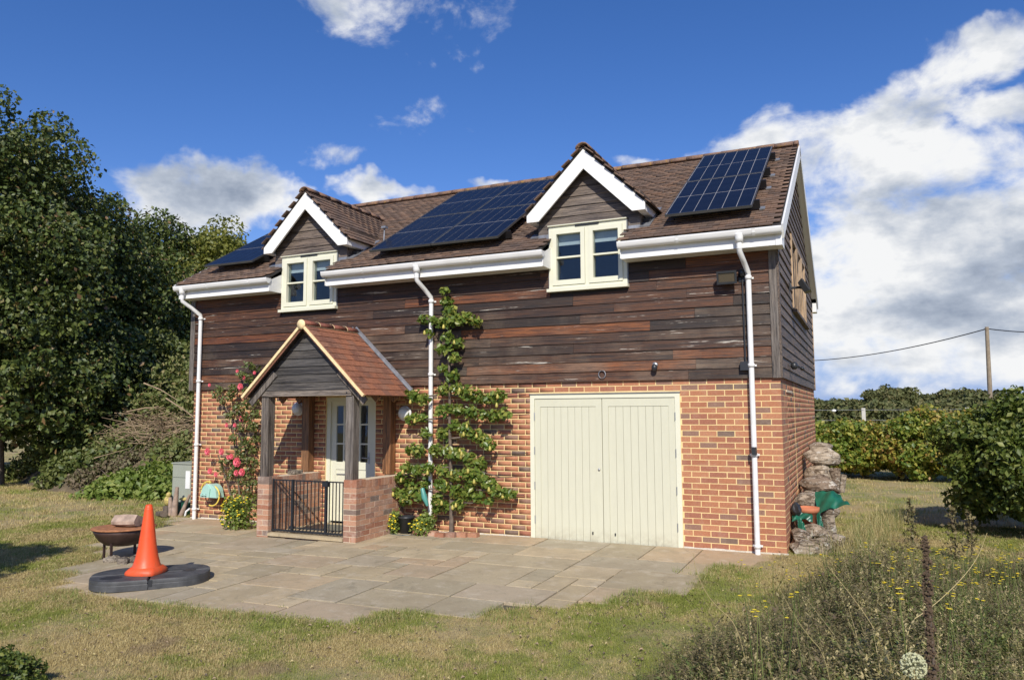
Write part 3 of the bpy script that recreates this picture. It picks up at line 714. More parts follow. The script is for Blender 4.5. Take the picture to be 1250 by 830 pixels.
# ---- verges
for xs, sg in ((XR, 1), (XL, -1)):
    for back in (0, 1):
        mb = MB()
        def pt(s, h, x): 
            p = roof_pt(x, s, h); return (x, (2*RY-p.y) if back else p.y, p.z)
        xa, xb = xs-sg*.012, xs+sg*.012
        V = [pt(s, h, x) for h in (-.17, .012) for x, s in ((xa, 0.0), (xb, 0.0), (xb, SLEN+.0), (xa, SLEN+.0))]
        f = BOXF
        obj('bargeboard', mb.add(V, f), m_white, house)
        mb = MB(); V = [pt(s, h, x) for h in (-.165, -.155) for x, s in ((xs-sg*.10, .35), (xa, .35), (xa, SLEN-.1), (xs-sg*.10, SLEN-.1))]
        obj('verge_soffit', mb.add(V, f), m_whitew, house)
# box ends at the eaves of the right gable
for back in (0, 1):
    def yy(y): return 2*RY-y if back else y
    y0, y1 = sorted((yy(-.345), yy(-.0501)))
    obj('eaves_box_end', MB().box((.0365, y0, 3.815), (.112, y1, 4.0)), m_white, house)
# ---- fascia, soffit and gutter runs
def gutter_run(x0, x1, yf=-.335, zt=4.03, sgn=1, stop=(True, True)):
    def Y(y): return y if sgn > 0 else 2*RY-y
    a, b = sorted((Y(yf), Y(yf+.022)))
    obj('fascia', MB().box((x0+.03, a, 3.82), (x1-.03, b, 4.0)), m_white, house)
    a, b = sorted((Y(yf+.0225), Y(-.05)))
    obj('soffit', MB().box((x0+.03, a, 3.822), (x1-.03, b, 3.834)), m_white, house)
    mb = MB(); n = 7; rr = .056; cy = yf-rr-.003; vs = []; seg = [x0, x1]
    prof = [(cy-rr-.004, zt)]+[(cy-math.cos(math.pi*i/(n-1))*rr, zt-.012-math.sin(math.pi*i/(n-1))*.075) for i in range(n)]+[(cy+rr, zt)]
    prof2 = [(y*1., z) for y, z in prof]
    inner = [(cy+(y-cy)*.9, z+.005) for y, z in prof]
    for x in seg:
        for y, z in prof2+inner: vs.append((x, Y(y), z))
    m_ = len(prof2); f = []
    for i in range(m_-1): f += [(i, i+1, 2*m_+i+1, 2*m_+i), (m_+i+1, m_+i, 3*m_+i, 3*m_+i+1)]
    f += [(0, 2*m_, 3*m_, m_), (m_-1, 2*m_-1, 4*m_-1, 3*m_-1)]
    mb.add(vs, f, True)
    for x, e in ((x0, stop[0]), (x1, stop[1])):
        if e: mb.add([(x, Y(y), z) for y, z in prof2], [tuple(range(m_))])
    gt = obj('gutter', mb, m_white, house)
    x = x0+.8
    while x < x1-.2:
        c = MB(); V = []; 
        for xx in (x-.02, x+.02):
            for y, z in prof: V.append((xx, Y(cy+(y-cy)*1.09), z-.003))
        c.add(V, [(i, i+1, m_+i+1, m_+i) for i in range(m_-1)]); c.v = [(q[0], q[1], q[2]) for q in c.v]
        obj('gutter_bracket', c, m_white, gt); x += .95
gutter_run(-10.14, -7.99); gutter_run(-6.87, -3.04); gutter_run(-1.96, .118)
gutter_run(-10.14, .118, sgn=-1)
for x, sg in ((-8.02, 1), (-6.84, -1), (-3.07, 1), (-1.93, -1)):
    obj('eaves_return', MB().prism([(x, -.357, 3.821), (x, -.052, 3.821), (x, -.052, 4.14), (x, -.357, 4.0)], (sg*.012, 0, 0)), m_white, house)
obj('eaves_return', MB().box((-10.13, -.3, 3.821), (-10.115, 0, 4.02)), m_white, house)
# ---- downpipes
def downpipe(x, xt, zb, zt=3.95, sensor=False):
    dp = obj('downpipe', MB().tube([(xt, -.40, zt), (xt, -.40, 3.80)], .036, 10).tube([(xt, -.40, 3.815), (xt, -.395, 3.77), ((x+xt)/2, -.24, 3.66), (x, -.095, 3.545), (x, -.085, 3.50)], .034, 10).tube([(x, -.085, 3.53), (x, -.085, zb)], .034, 12), m_white, house)
    obj('outlet', MB().lathe([(.0, 0), (.05, 0), (.052, .05), (.06, .09), (.062, .10), (.0, .10)], (xt, -.40, 3.885), 14), m_white, dp)
    z = 3.48
    while z > .1:
        obj('pipe_bracket', MB().lathe([(.034, -.022), (.043, -.022), (.043, .022), (.034, .022)], (x, -.085, z), 12).box((x-.06, -.045, z-.012), (x+.06, -.03, z+.012)), m_white, dp); z -= 1.12
    return dp
dpr = downpipe(-.335, -.39, 0.0); downpipe(-5.03, -5.10, .02); downpipe(-9.83, -9.96, -.07)
# ---- windows of the dormers
def casement(cx):
    x0, x1, z0, z1 = cx-.575, cx+.575, 3.49, 4.435; yf = -.062
    wn = obj('window', MB().box((x0, yf, z0+.04), (x0+.055, .06, z1)).box((x1-.055, yf, z0+.04), (x1, .06, z1)).box((x0+.0551, yf, z1-.055), (x1-.0551, .06, z1)).box((x0+.0551, yf, z0+.04), (x1-.0551, .06, z0+.085)).box((cx-.028, yf, z0+.0851), (cx+.028, .06, z1-.0551)), m_cream, house)
    obj('sill', MB().box((x0-.02, yf-.055, z0-.005), (x1+.02, yf+.03, z0+.039)), m_cream, wn)
    obj('drip_strip', MB().box((x0-.01, yf-.03, z1+.001), (x1+.01, yf+.04, z1+.014)), m_cream, wn)
    obj('trickle_vent', MB().box((cx-.17, yf-.016, z1-.028), (cx+.18, yf-.0005, z1-.008)), m_black, wn)
    for a, b in ((x0+.058, cx-.031), (cx+.031, x1-.058)):
        ss = obj('sash', MB().box((a, yf-.014, z0+.088), (a+.06, .03, z1-.058)).box((b-.06, yf-.014, z0+.088), (b, .03, z1-.058)).box((a+.0601, yf-.014, z1-.118), (b-.0601, .03, z1-.058)).box((a+.0601, yf-.014, z0+.088), (b-.0601, .03, z0+.16)), m_cream, wn)
        obj('glazing_bar', MB().box((a+.0602, yf+.0, 3.965), (b-.0602, .01, 3.990)), m_cream, wn)
        obj('pane', MB().box((a+.0602, -.018, z0+.161), (b-.0602, -.012, 3.9645)), m_glass, wn)
        obj('pane', MB().box((a+.0602, -.018, 3.9905), (b-.0602, -.012, z1-.119)), m_glass, wn)
        obj('roller_blind', MB().box((a+.03, .045, 4.17), (b-.03, .055, z1-.06)), m_blind, wn)
    # room behind the glass
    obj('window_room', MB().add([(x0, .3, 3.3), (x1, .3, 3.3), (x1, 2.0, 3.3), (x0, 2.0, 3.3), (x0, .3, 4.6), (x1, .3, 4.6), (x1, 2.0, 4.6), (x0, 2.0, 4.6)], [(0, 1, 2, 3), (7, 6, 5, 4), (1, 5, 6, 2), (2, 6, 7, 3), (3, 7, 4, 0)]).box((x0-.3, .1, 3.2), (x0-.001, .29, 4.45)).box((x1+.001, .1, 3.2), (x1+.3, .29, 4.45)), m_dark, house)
    obj('reveal', MB().box((x0-.012, -.05, 3.49), (x0-.0005, .1, z1)).box((x1+.0005, -.05, 3.49), (x1+.012, .1, z1)), m_lead, house)
# ---- dormers
rd = random.Random(4)
for cx, _ in DORM:
    casement(cx+(-.01))
    WD = .755; zE = 4.50; HW = .87; zR = 5.49; yB = -.20
    # gable boards
    k = 0; z0 = 4.452
    obj('dormer_backing', MB().prism([(cx-.70, .03, 4.45), (cx+.70, .03, 4.45), (cx+.70, .03, 4.66), (cx, .03, 5.33), (cx-.70, .03, 4.66)], (0, .03, 0)), m_felt, house)
    for z0 in (4.452, 4.575, 4.715, 4.855, 4.995, 5.135):
        hh = .155; zt = z0+hh-.02
        def hwid(z): return WD if z < 4.58 else max(.03, (5.34-z)*.98)
        a0, a1 = hwid(z0), hwid(zt)
        if z0 > 4.6: a1 = max(a1, .02)
        sec = [(.0, z0), (-.03, z0), (-.012, z0+hh), (.0, z0+hh)]
        V = []
        for sg in (-1, 1):
            for i, (y, z) in enumerate(sec): V.append((cx+sg*(a0 if i < 2 else a1), y-.008, z))
        obj('dormer_board', MB().add(V, [(0, 1, 2, 3), (7, 6, 5, 4), (0, 4, 5, 1), (1, 5, 6, 2), (2, 6, 7, 3), (3, 7, 4, 0)]), m_dboard, house)
    for sg in (-1, 1):
        a, b = sorted((cx+sg*.59, cx+sg*WD)); obj('dormer_board', MB().box((a, -.036, 4.335), (b, .02, 4.449)), m_dboard, house)
        obj('lead_flashing', MB().box((a, -.045, 4.22), (b, .02, 4.334)), m_lead, house)
        a, b = sorted((cx+sg*(WD-.03), cx+sg*WD))
        for q in range(4):
            zc = 4.30+q*.135; ye = (zc+.13-EZ)*sl.y/sl.z+EY+.1
            obj('cheek_board', MB().box((a+.0005*q, .021, zc), (b-.0005*q, max(ye+.3, .2), zc+.133)), m_sboard, house)
        # stepped lead at the roof junction
        V = []
        for h in (.03, .045):
            for x_, s_ in ((cx+sg*(WD-.02), s0y+.02), (cx+sg*(WD+.13), s0y+.02), (cx+sg*(WD+.13), s0y+.9), (cx+sg*(WD-.02), s0y+.9)): V.append(roof_pt(x_, s_-.05, h))
        obj('lead_flashing', MB().add(V, BOXF), m_lead, house)
        # eaves fascia running back to the roof
        a, b = sorted((cx+sg*(HW-.03), cx+sg*(HW-.005))); obj('dormer_fascia', MB().prism([(a, yB+.031, 4.50), (a, .42, 4.50), (a, .58, 4.60), (a, yB+.031, 4.60)], (b-a, 0, 0)), m_whitew, house)
        a, b = sorted((cx+sg*(WD+.001), cx+sg*(HW-.031))); obj('dormer_soffit', MB().box((a, yB+.031, 4.501), (b, .40, 4.512)), m_whitew, house)
    bz = 5.465
    left = [(-HW, 4.60), (-HW, 4.50), (-.69, 4.50), (0, 5.185), (0, bz)]
    for sg in (-1, 1):
        pl = [(cx+(p[0] if sg < 0 else -p[0]), yB, p[1]) for p in left]
        if sg > 0: pl = pl[::-1]
        obj('dormer_bargeboard', MB().prism(pl, (0, .03, 0)), m_whitew, house)
    # roof slopes of the dormer
    for sg in (-1, 1):
        eave = Vector((cx+sg*(HW+.05), yB-.03, 4.585)); rid = Vector((cx, yB-.03, bz+.04)); es = (rid-eave); ln = es.length; es.normalize()
        exx = Vector((0, sg, 0)); nn = exx.cross(es).normalized()
        if nn.z < 0: nn = -nn
        # slope deck
        mbd = MB(); yend = 1.98
        def q(y, s, h): 
            p = eave+es*s+nn*h; return (p.x, y, p.z)
        ye0 = (4.585-EZ)*sl.y/sl.z+EY
        mbd.add([q(yB, .03, -.02), q(ye0+.1, .03, -.02), q(yend, ln, -.02), q(yB, ln, -.02), q(yB, .03, 0), q(ye0+.1, .03, 0), q(yend, ln, 0), q(yB, ln, 0)], BOXF)
        dk = obj('dormer_roof', mbd, m_felt, house)
        ms = []
        for k in range(int(ln/.1)+1):
            s = k*.1-.01; y = (0 if k % 2 else .083); zc = (eave+es*(s+.06)).z
            if s > ln-.06: break
            ymax = (zc-EZ)*sl.y/sl.z+EY+.06
            while y+yB < ymax:
                o0 = Vector((eave.x, eave.y, eave.z)); oo = o0+es*s+Vector((0, y+.05, 0))
                R3 = Matrix(((exx.x, es.x, nn.x), (exx.y, es.y, nn.y), (exx.z, es.z, nn.z))).to_4x4()
                ms.append(Matrix.Translation(oo) @ R3 @ Matrix.Rotation(rt.uniform(-.02, .02), 4, 'Z') @ Matrix.Rotation(rt.uniform(-.02, .012), 4, 'X')); y += .1655
        o = pieces('dormer_tile', mesh_of('dormer_tile', tl), ms, m_dtile, [dk]*len(ms), 60 if sg > 0 else 30, 'dormer_tiling')
    y = yB-.04
    while y < 1.9: obj('dormer_ridge_tile', halfround((cx, y, bz+.045+rd.uniform(-.004, .004)), (cx, y+.292, bz+.045+rd.uniform(-.004, .004)), .105), m_ridge, house); y += .3
# ---- garage doors
gd = obj('garage_door_frame', MB().box((-3.42, -.012, -.03), (-3.355, .08, 2.035)).box((-1.335, -.012, -.03), (-1.27, .08, 2.035)).box((-3.3549, -.012, 1.975), (-1.3351, .08, 2.035)), m_cream, house)
obj('door_head_flashing', MB().box((-3.43, -.03, 2.037), (-1.26, .01, 2.045)), m_lead, gd)
obj('garage_backing', MB().box((-3.354, .05, -.03), (-1.336, .09, 1.974)), m_felt, gd)
for n_, (a, b) in enumerate(((-3.351, -2.352), (-2.343, -1.339))):
    lf = obj('garage_door', MB().box((a, .002, .015), (a+.085, .045, 1.972)).box((b-.085, .002, .015), (b, .045, 1.972)).box((a+.0851, .002, 1.86), (b-.0851, .045, 1.972)).box((a+.0851, .012, .015), (b-.0851, .045, .02)), m_door, house)
    nb_ = 8; wbd = (b-a-.17)/nb_
    for i in range(nb_):
        xa = a+.085+i*wbd; obj('door_board', MB().box((xa+.002, .009+rd.uniform(0, .001), .02), (xa+wbd-.002, .03, 1.8599)), m_door, lf)
    hx = a if n_ == 0 else b
    for z in (.28, .75, 1.24, 1.72): obj('hinge', MB().tube([(hx+(-.004 if n_ == 0 else .004), -.008, z-.055), (hx+(-.004 if n_ == 0 else .004), -.008, z+.055)], .008, 6), m_steel, lf)
    obj('drop_bolt', MB().box((a+.84 if n_ == 0 else a+.15, -.004, .12), (a+.855 if n_ == 0 else a+.165, .0075, .155)), m_black, lf)
    if n_ == 0: obj('door_knob', MB().sphere((b-.045, -.008, 1.0), (.018, .014, .018), 10, 6), m_steel, lf)
# ---- front door behind the porch
fd = obj('front_door_frame', MB().box((-7.06, .02, -.05), (-6.985, .12, 2.035)).box((-6.165, .02, -.05), (-6.09, .12, 2.035)).box((-6.9849, .02, 1.97), (-6.1651, .12, 2.035)), m_cream, house)
dleaf = obj('front_door', MB().box((-6.984, .05, .06), (-6.885, .09, 1.968)).box((-6.27, .05, .06), (-6.166, .09, 1.968)).box((-6.8849, .05, 1.90), (-6.2701, .09, 1.968)).box((-6.8849, .05, .06), (-6.2701, .09, .17)).box((-6.8849, .05, .88), (-6.2701, .09, 1.0)).box((-6.8849, .062, .1701), (-6.2701, .08, .8799)), m_cream, house)
for i in range(4):
    x = -6.885+i*.154
    if i: obj('glazing_bar', MB().box((x-.02, .052, 1.001), (x+.01, .088, 1.899)), m_cream, dleaf)
for z in (1.29, 1.60): obj('glazing_bar', MB().box((-6.884, .0535, z-.012), (-6.271, .0865, z+.012)), m_cream, dleaf)
for i in range(4):
    for z0_, z1_ in ((1.001, 1.277), (1.303, 1.587), (1.613, 1.899)): obj('pane', MB().box((-6.885+i*.154+.0105, .066, z0_), (-6.885+(i+1)*.154-.0205, .072, z1_)), m_glass, dleaf)
obj('handle', MB().tube([(-6.24, .04, 1.07), (-6.24, .015, 1.07), (-6.35, .012, 1.072)], .009, 8).box((-6.255, .04, .98), (-6.225, .05, 1.16)), m_steel, dleaf)
obj('letter_plate', MB().box((-6.87, .042, .80), (-6.60, .0495, .812)), m_steel, dleaf)
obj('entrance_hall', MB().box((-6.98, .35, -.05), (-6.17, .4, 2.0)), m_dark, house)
# ---- roof bits
vp = roof_pt(-6.17, (.30-EY)/sl.y, .03)
obj('vent_pipe', MB().tube([vp, vp+Vector((-.0, .02, .36))], .012, 8).box(vp+Vector((-.03, -.03, .34)), vp+Vector((.05, .05, .375))), m_lead, house)
# ================================================================ SOLAR PANELS
def solar(label, x0, s0, wd=1.115, ht=1.70, flip=0):
    base = roof_pt(x0+wd/2, s0, .0)
    t = thing('solar_panel', label, 'solar panel', base, 'solar panels on the house roof')
    H0, H1 = .165, .20
    def bx(u0, u1, v0, v1, h0, h1): return MB().add([roof_pt(x0+u, s0+v, h) for h in (h0, h1) for u, v in ((u0, v0), (u1, v0), (u1, v1), (u0, v1))], BOXF)
    fr = bx(0, wd, 0, .010, H0, H1); 
    for a in ((0, wd, ht-.010, ht), (0, .010, .0101, ht-.0101), (wd-.010, wd, .0101, ht-.0101)): q = bx(*a, H0, H1); fr.add(q.v, q.f)
    obj('panel_frame', fr, m_pvedge, t)
    obj('backing_sheet', bx(.0101, wd-.0101, .0101, ht-.0101, H0+.01, H1-.008), m_pvback, t)
    cw = (wd-.028)/6; ch = (ht-.03)/2
    for i in range(6):
        for j in range(2):
            mb = MB(); n_ = 4 
            u0, u1 = .014+i*cw+.0035, .014+(i+1)*cw-.0035; v0 = .015+j*ch+.009; v1 = .015+(j+1)*ch-.009; st = (v1-v0)/9
            for r in range(9): q = bx(u0, u1, v0+r*st+.0009, v0+(r+1)*st-.0009, H1-.0079, H1-.0055); mb.add(q.v, q.f)
            obj('cell_string', mb, m_cell, t)
    for v in (.35, ht-.35): obj('mounting_rail', bx(-.03 if flip != 1 else 0, wd+(.0 if flip == 2 else .06), v-.02, v+.02, .05, H0-.001), m_pvframe, t)
    if flip == 1:
        for v in (.35, ht-.35):
            q = bx(wd+.05, wd+.12, v-.05, v+.06, .034, .05); obj('roof_hook', q, m_steel, t)
    return t
PVS = (-.02-EY)/sl.y
def s_of(y): return (y-EY)/sl.y
s3 = s_of(-.07)-.06
solar('solar panel nearest the gable end, lower of its pair above the cream garage doors', -1.36, s3, flip=1)
solar('solar panel nearest the gable end, upper of its pair just under the ridge', -1.36, s3+1.71, flip=1)
s2 = s_of(-.17)-.06
solar('solar panel in the middle array, lower one beside the far dormer', -6.03, s2, flip=2)
solar('solar panel in the middle array, lower one beside the near dormer window', -4.90, s2)
solar('solar panel in the middle array, upper one farther from the near dormer', -6.03, s2+1.71, flip=2)
solar('solar panel in the middle array, upper one partly hidden by the near dormer', -4.90, s2+1.71)
s1 = s_of(.0)-.06
solar('solar panel beyond the far dormer, lower of its pair', -9.72, s1)
solar('solar panel beyond the far dormer, upper of its pair', -9.72, s1+1.71)
# ================================================================ PORCH
PX0, PX1, PYF = -7.355, -5.56, -1.20      # outer faces of the low walls, front
PH = .845
porch = thing('porch', 'open oak porch with red tiled gable roof on low brick walls round the front door', 'porch', (-6.46, -.6, G(-6.46, -.6)))
gz = G(-6.5, -1.0)-.03
low = obj('low_brick_wall', MB().box((PX0+.003, PYF+.003, gz), (PX0+.212, -.003, PH-.11)).box((PX1-.212, PYF+.003, gz), (PX1-.003, -.003, PH-.11)).box((PX0+.22, PYF+.03, gz), (PX1-.22, PYF+.20, -.005)).box((PX0+.006, PYF+.006, PH-.111), (PX0+.209, -.003, PH-.009)).box((PX1-.209, PYF+.006, PH-.111), (PX1-.006, -.003, PH-.009)), m_pmortar, porch)
ms = []; rp = random.Random(2)
ncs = 12
for k in range(ncs):
    z1 = PH-.112-k*CO; z0 = z1-.065
    if z1 < gz: break
    for side, xo in ((0, PX0), (1, PX1-.215)):
        # front face bricks, then the flank
        y = PYF
        if k % 2 == 0:
            ms.append(boxM((xo, y, z0), (xo+.215, y+.1025, z1))); y += .1125
        else:
            ms.append(boxM((xo, y, z0), (xo+.1025, y+.215, z1))); ms.append(boxM((xo+.1125, y, z0), (xo+.215, y+.215, z1))); y += .225
        while y < -.02:
            b = min(y+.215, -.002)
            if b-y > .03:
                j = rp.uniform(-.002, .002)
                ms.append(boxM((xo+j, y, z0), (xo+.1025, b, z1))); ms.append(boxM((xo+.1125, y, z0), (xo+.215+j, b, z1)))
            y += .225
# brick on edge coping
for xo in (PX0, PX1-.215):
    y = PYF; i = 0
    while y < -.03:
        lift = .0 if i < 3 else -.012
        ms.append(boxM((xo-.002, y, PH-.105+lift), (xo+.217, min(y+.065, -.002), PH+lift+rp.uniform(-.002, .002)))); y += .075; i += 1
x = PX0+.225
while x < PX1-.24: ms.append(boxM((x, PYF+.02, gz), (min(x+.215, PX1-.225), PYF+.12, -.012))); x += .225
box2 = mesh_of('porch_brick', MB().box((-.5, -.5, -.5), (.5, .5, .5))); box2.materials.append(m_pbrick)
pieces('brick', box2, ms, m_pbrick, [low]*len(ms), 290, 'brickwork')
obj('porch_floor', MB().box((PX0+.216, PYF+.01, -.004), (PX1-.216, -.004, .035)).box((PX0+.22, PYF-.015, -.008), (PX1-.22, PYF+.0099, .03)), m_slab, porch)
meta(obj('door_mat', MB().box((-6.95, -.75, .0352), (-6.2, -.25, .05)), m_blackp), 'black door mat lying before the cream front door', 'door mat')
for x0 in (-7.345, -5.785):
    obj('porch_post', MB().box((x0, -1.17, PH+.001), (x0+.135, -1.03, 2.035)), m_post, porch)
for x0 in (-7.43, -5.845):
    obj('wall_post', MB().box((x0, -.15, PH+.001), (x0+.14, -.006, 2.12)), m_bpost, porch)
obj('front_beam', MB().box((-7.40, -1.195, 2.036), (-5.675, -1.10, 2.118)), m_beam, porch)
for s_ in (-1, 1): obj('peg', MB().sphere((-6.5+s_*.78 -.035, -1.197, 2.075), (.012, .008, .012), 8, 5), m_black, porch)
for xx in (-7.43, -5.72): obj('side_plate', MB().box((xx, -1.0999, 2.03), (xx+.09, -.16, 2.11)), m_bpost, porch)
PCX = -6.475; PHW = 1.12; PZR = 3.10; PZE = 2.035; PYO = -1.32
pes = {}
for sg in (-1, 1):
    eave = Vector((PCX+sg*PHW, PYO, PZE)); rid = Vector((PCX, PYO, PZR)); es = rid-eave; ln = es.length; es.normalize()
    exx = Vector((0, sg, 0)); nn = exx.cross(es).normalized()
    if nn.z < 0: nn = -nn
    def q(y, s, h):
        p = eave+es*s+nn*h; return (p.x, y, p.z)
    dk = obj('porch_roof', MB().add([q(PYO+.02, .0, -.012), q(-.002, .0, -.012), q(-.002, ln, -.012), q(PYO+.02, ln, -.012), q(PYO+.02, .0, 0), q(-.002, .0, 0), q(-.002, ln, 0), q(PYO+.02, ln, 0)], BOXF), m_felt, porch)
    ms = []; gg = ln/12.2
    tlp = MB(); tlp.add([(-tw/2, 0, .004), (tw/2, 0, .004), (tw/2, gg+.05, .001), (-tw/2, gg+.05, .001), (-tw/2, 0, .019), (tw/2, 0, .019), (tw/2, gg+.05, .008), (-tw/2, gg+.05, .008)], BOXF)
    tme = mesh_of('porch_tile', tlp)
    for k in range(12):
        s = -.02+k*gg; y = PYO+.072+(.0825 if k % 2 else 0)
        if k % 2:
            R3 = Matrix(((exx.x, es.x, nn.x), (exx.y, es.y, nn.y), (exx.z, es.z, nn.z))).to_4x4()
            ms.append(Matrix.Translation(Vector((eave.x, PYO+.031, eave.z))+es*s+nn*.004) @ R3 @ Matrix.Diagonal((.48, 1, 1, 1)))
        while y < -.04:
            oo = Vector((eave.x, y+.0, eave.z))+es*s
            R3 = Matrix(((exx.x, es.x, nn.x), (exx.y, es.y, nn.y), (exx.z, es.z, nn.z))).to_4x4()
            ms.append(Matrix.Translation(oo+nn*.004) @ R3 @ Matrix.Rotation(rt.uniform(-.008, .008), 4, 'Z') @ Matrix.Rotation(rt.uniform(-.008, .004), 4, 'X')); y += .165
    pieces('tile', tme, ms, m_rtile, [dk]*len(ms), 150, 'tiling')
    # verge mortar, undercloak, rafters, lead
    obj('verge_mortar', MB().add([q(y, s, h) for h in (-.034, .003) for y, s in ((PYO-.028, -.0), (PYO+.019, -.0), (PYO+.019, ln-.0), (PYO-.028, ln-.0))], BOXF), m_verge, porch)
    obj('verge_undercloak', MB().add([q(y, s, h) for h in (-.062, -.0345) for y, s in ((PYO+.0, .03), (PYO+.019, .03), (PYO+.019, ln-.03), (PYO+.0, ln-.03))], BOXF), m_rtile, porch)
    obj('porch_rafter', MB().add([q(y, s, h) for h in (-.17, -.063) for y, s in ((-1.22, -.02), (-1.1951, -.02), (-1.1951, .62), (-1.22, .62))], BOXF), m_post, porch)
    for yr in (-.95, -.5, -.1): obj('porch_rafter', MB().add([q(y, s, h) for h in (-.11, -.0125) for y, s in ((yr-.025, -.02), (yr+.025, -.02), (yr+.025, ln-.05), (yr-.025, ln-.05))], BOXF), m_bpost, porch)
    obj('lead_flashing', MB().add([q(y, s, h) for h in (.022, .033) for y, s in ((-.085, 0), (-.05, 0), (-.05, ln), (-.085, ln))], BOXF).add([q(y, s, h) for h in (.024, .075) for y, s in ((-.062, .001), (-.051, .001), (-.051, ln+.02), (-.062, ln+.02))], BOXF), m_lead, porch)
for i in range(9):
    z0 = 2.119+i*.118; z1 = z0+.135
    def hw(z): return max(.015, (PZR-.055-z)/(PZR-PZE)*PHW)
    a0, a1 = min(hw(z0), 1.05), hw(z1)
    if a0 < .03: break
    if z1 > PZR-.06: z1 = PZR-.06; a1 = .015
    V = []
    for sg in (-1, 1):
        for j, (y, z) in enumerate(((0, z0), (-.024, z0), (-.008, z1), (0, z1))): V.append((PCX+sg*(a0 if j < 2 else a1), y-1.178+.0004*i, z))
    obj('gable_board', MB().add(V, [(0, 1, 2, 3), (7, 6, 5, 4), (0, 4, 5, 1), (1, 5, 6, 2), (2, 6, 7, 3), (3, 7, 4, 0)]), m_pboard, porch)
y = PYO-.02
for i in range(4):
    e = min(y+.33, -.06); rr = .092
    obj('ridge_tile', halfround((PCX, y, PZR+.012), (PCX, e-.012, PZR+.012), rr, drop=.45), m_ringtile, porch)
    if i < 3: obj('ridge_joint', halfround((PCX, e-.012, PZR+.012), (PCX, e, PZR+.012), rr+.004, drop=.45), m_verge, porch)
    y += .33
    if y > -.1: break
obj('ridge_end_mortar', MB().lathe([(0, 0), (.070, 0), (.072, .02), (0, .02)], n=20, m=Matrix.Translation((PCX, PYO-.012, PZR-.025)) @ Matrix.Rotation(math.pi/2, 4, 'X')), m_verge, porch)
obj('ridge_bedding', MB().prism([(PCX-.085, PYO+.0, PZR-.045), (PCX+.085, PYO+.0, PZR-.045), (PCX+.03, PYO+.0, PZR+.03), (PCX-.03, PYO+.0, PZR+.03)], (0, 1.25, 0)), m_verge, porch)
# porch lamps
for (x, y_, z, lb) in ((-7.62, -.02, 1.86, 'white round bulkhead lamp on the brick wall by the climbing rose'), (-5.53, -.02, 1.775, 'white round bulkhead lamp on the brick wall next to the pear tree')):
    t = thing('bulkhead_lamp', lb, 'wall lamp', (x, 0, z), 'bulkhead lamps either side of the porch')
    Rm = Matrix.Translation((x, 0, z)) @ Matrix.Rotation(math.pi/2, 4, 'X')
    obj('lamp_base', MB().lathe([(0, .0), (.115, .0), (.115, .035), (.10, .04), (0, .04)], n=24, m=Rm), m_white, t)
    obj('lamp_glass', MB().lathe([(.1, .0401), (.098, .06), (.085, .09), (.06, .11), (.03, .12), (0, .123)], n=24, m=Rm), m_bulk, t)
# ================================================================ SAFETY GATE
yg = -1.12
gate = thing('safety_gate', 'black metal bar gate closing the porch between the two brick piers', 'gate', (-6.45, yg, .035))
GX0, GX1 = -7.135, -5.78
def bar(x0, z0, x1, z1, wd, name, y0=yg): obj(name, MB().beam((x0, y0, z0), (x1, y0, z1), wd, wd, (0, 1, 0)), m_black, gate)
bar(GX0, .07, GX1, .07, .028, 'bottom_rail'); bar(GX0, .80, GX1, .80, .018, 'top_rail')
for x in (GX0+.01, -6.755, -6.145, GX1-.01): bar(x, .055, x, .815, .034 if x in (-6.755, -6.145) else .02, 'gate_post')
for a, b, n_ in ((GX0+.01, -6.755, 5), (-6.755, -6.145, 8), (-6.145, GX1-.01, 5)):
    for i in range(1, n_+1): x = a+(b-a)*i/(n_+1); bar(x, .085, x, .79, .011, 'gate_bar')
bar(-6.72, .12, -6.18, .12, .016, 'gate_rail'); obj('latch', MB().box((-6.2, yg-.03, .73), (-6.10, yg+.03, .79)).box((-6.80, yg-.03, .1), (-6.72, yg+.02, .14)), m_black, gate)
st = obj('walking_stick', MB().tube([(-7.12, -1.0, .78), (-6.95, -.85, .6), (-6.63, -.55, .07)], .014, 7), m_bpost, origin=(-6.63, -.55, .04)); meta(st, 'brown stick leaning inside the porch behind the gate', 'stick')
# ================================================================ LAMPS AND SENSORS ON THE HOUSE
def floodlight(label, loc, yaw, tilt, arm, size=(.25, .17), lens=m_lamp):
    t = thing('floodlight', label, 'floodlight', loc)
    Rm = Matrix.Translation(loc) @ Matrix.Rotation(yaw, 4, 'Z')
    Rh = Rm @ Matrix.Translation((0, -arm, 0)) @ Matrix.Rotation(tilt, 4, 'X')
    w2, h2 = size[0]/2, size[1]/2
    mb = MB(); V = [Rh @ Vector(p) for p in ((-w2, 0, -h2), (w2, 0, -h2), (w2, 0, h2), (-w2, 0, h2), (-w2*.8, .07, -h2*.8), (w2*.8, .07, -h2*.8), (w2*.8, .07, h2*.8), (-w2*.8, .07, h2*.8))]
    mb.add(V, [(4, 5, 1, 0), (5, 6, 2, 1), (6, 7, 3, 2), (7, 4, 0, 3), (7, 6, 5, 4)])
    for a in ((-w2, -h2, w2, -h2+.028), (-w2, h2-.028, w2, h2), (-w2, -h2+.0281, -w2+.024, h2-.0281), (w2-.024, -h2+.0281, w2, h2-.0281)): mb.box((a[0], -.018, a[1]), (a[2], .002, a[3]), Rh)
    obj('lamp_housing', mb, m_blackp, t)
    obj('lens', MB().box((-w2+.024, -.006, -h2+.028), (w2-.024, -.002, h2-.028), Rh), lens, t)
    obj('bracket', MB().tube([Rm @ Vector((0, 0, -.02)), Rm @ Vector((0, -arm*.6, -.02)), Rh @ Vector((0, .06, 0))], .018, 8).box((-.05, -.02, -.05), (.05, 0.0, .05), Rm), m_blackp, t)
    return t
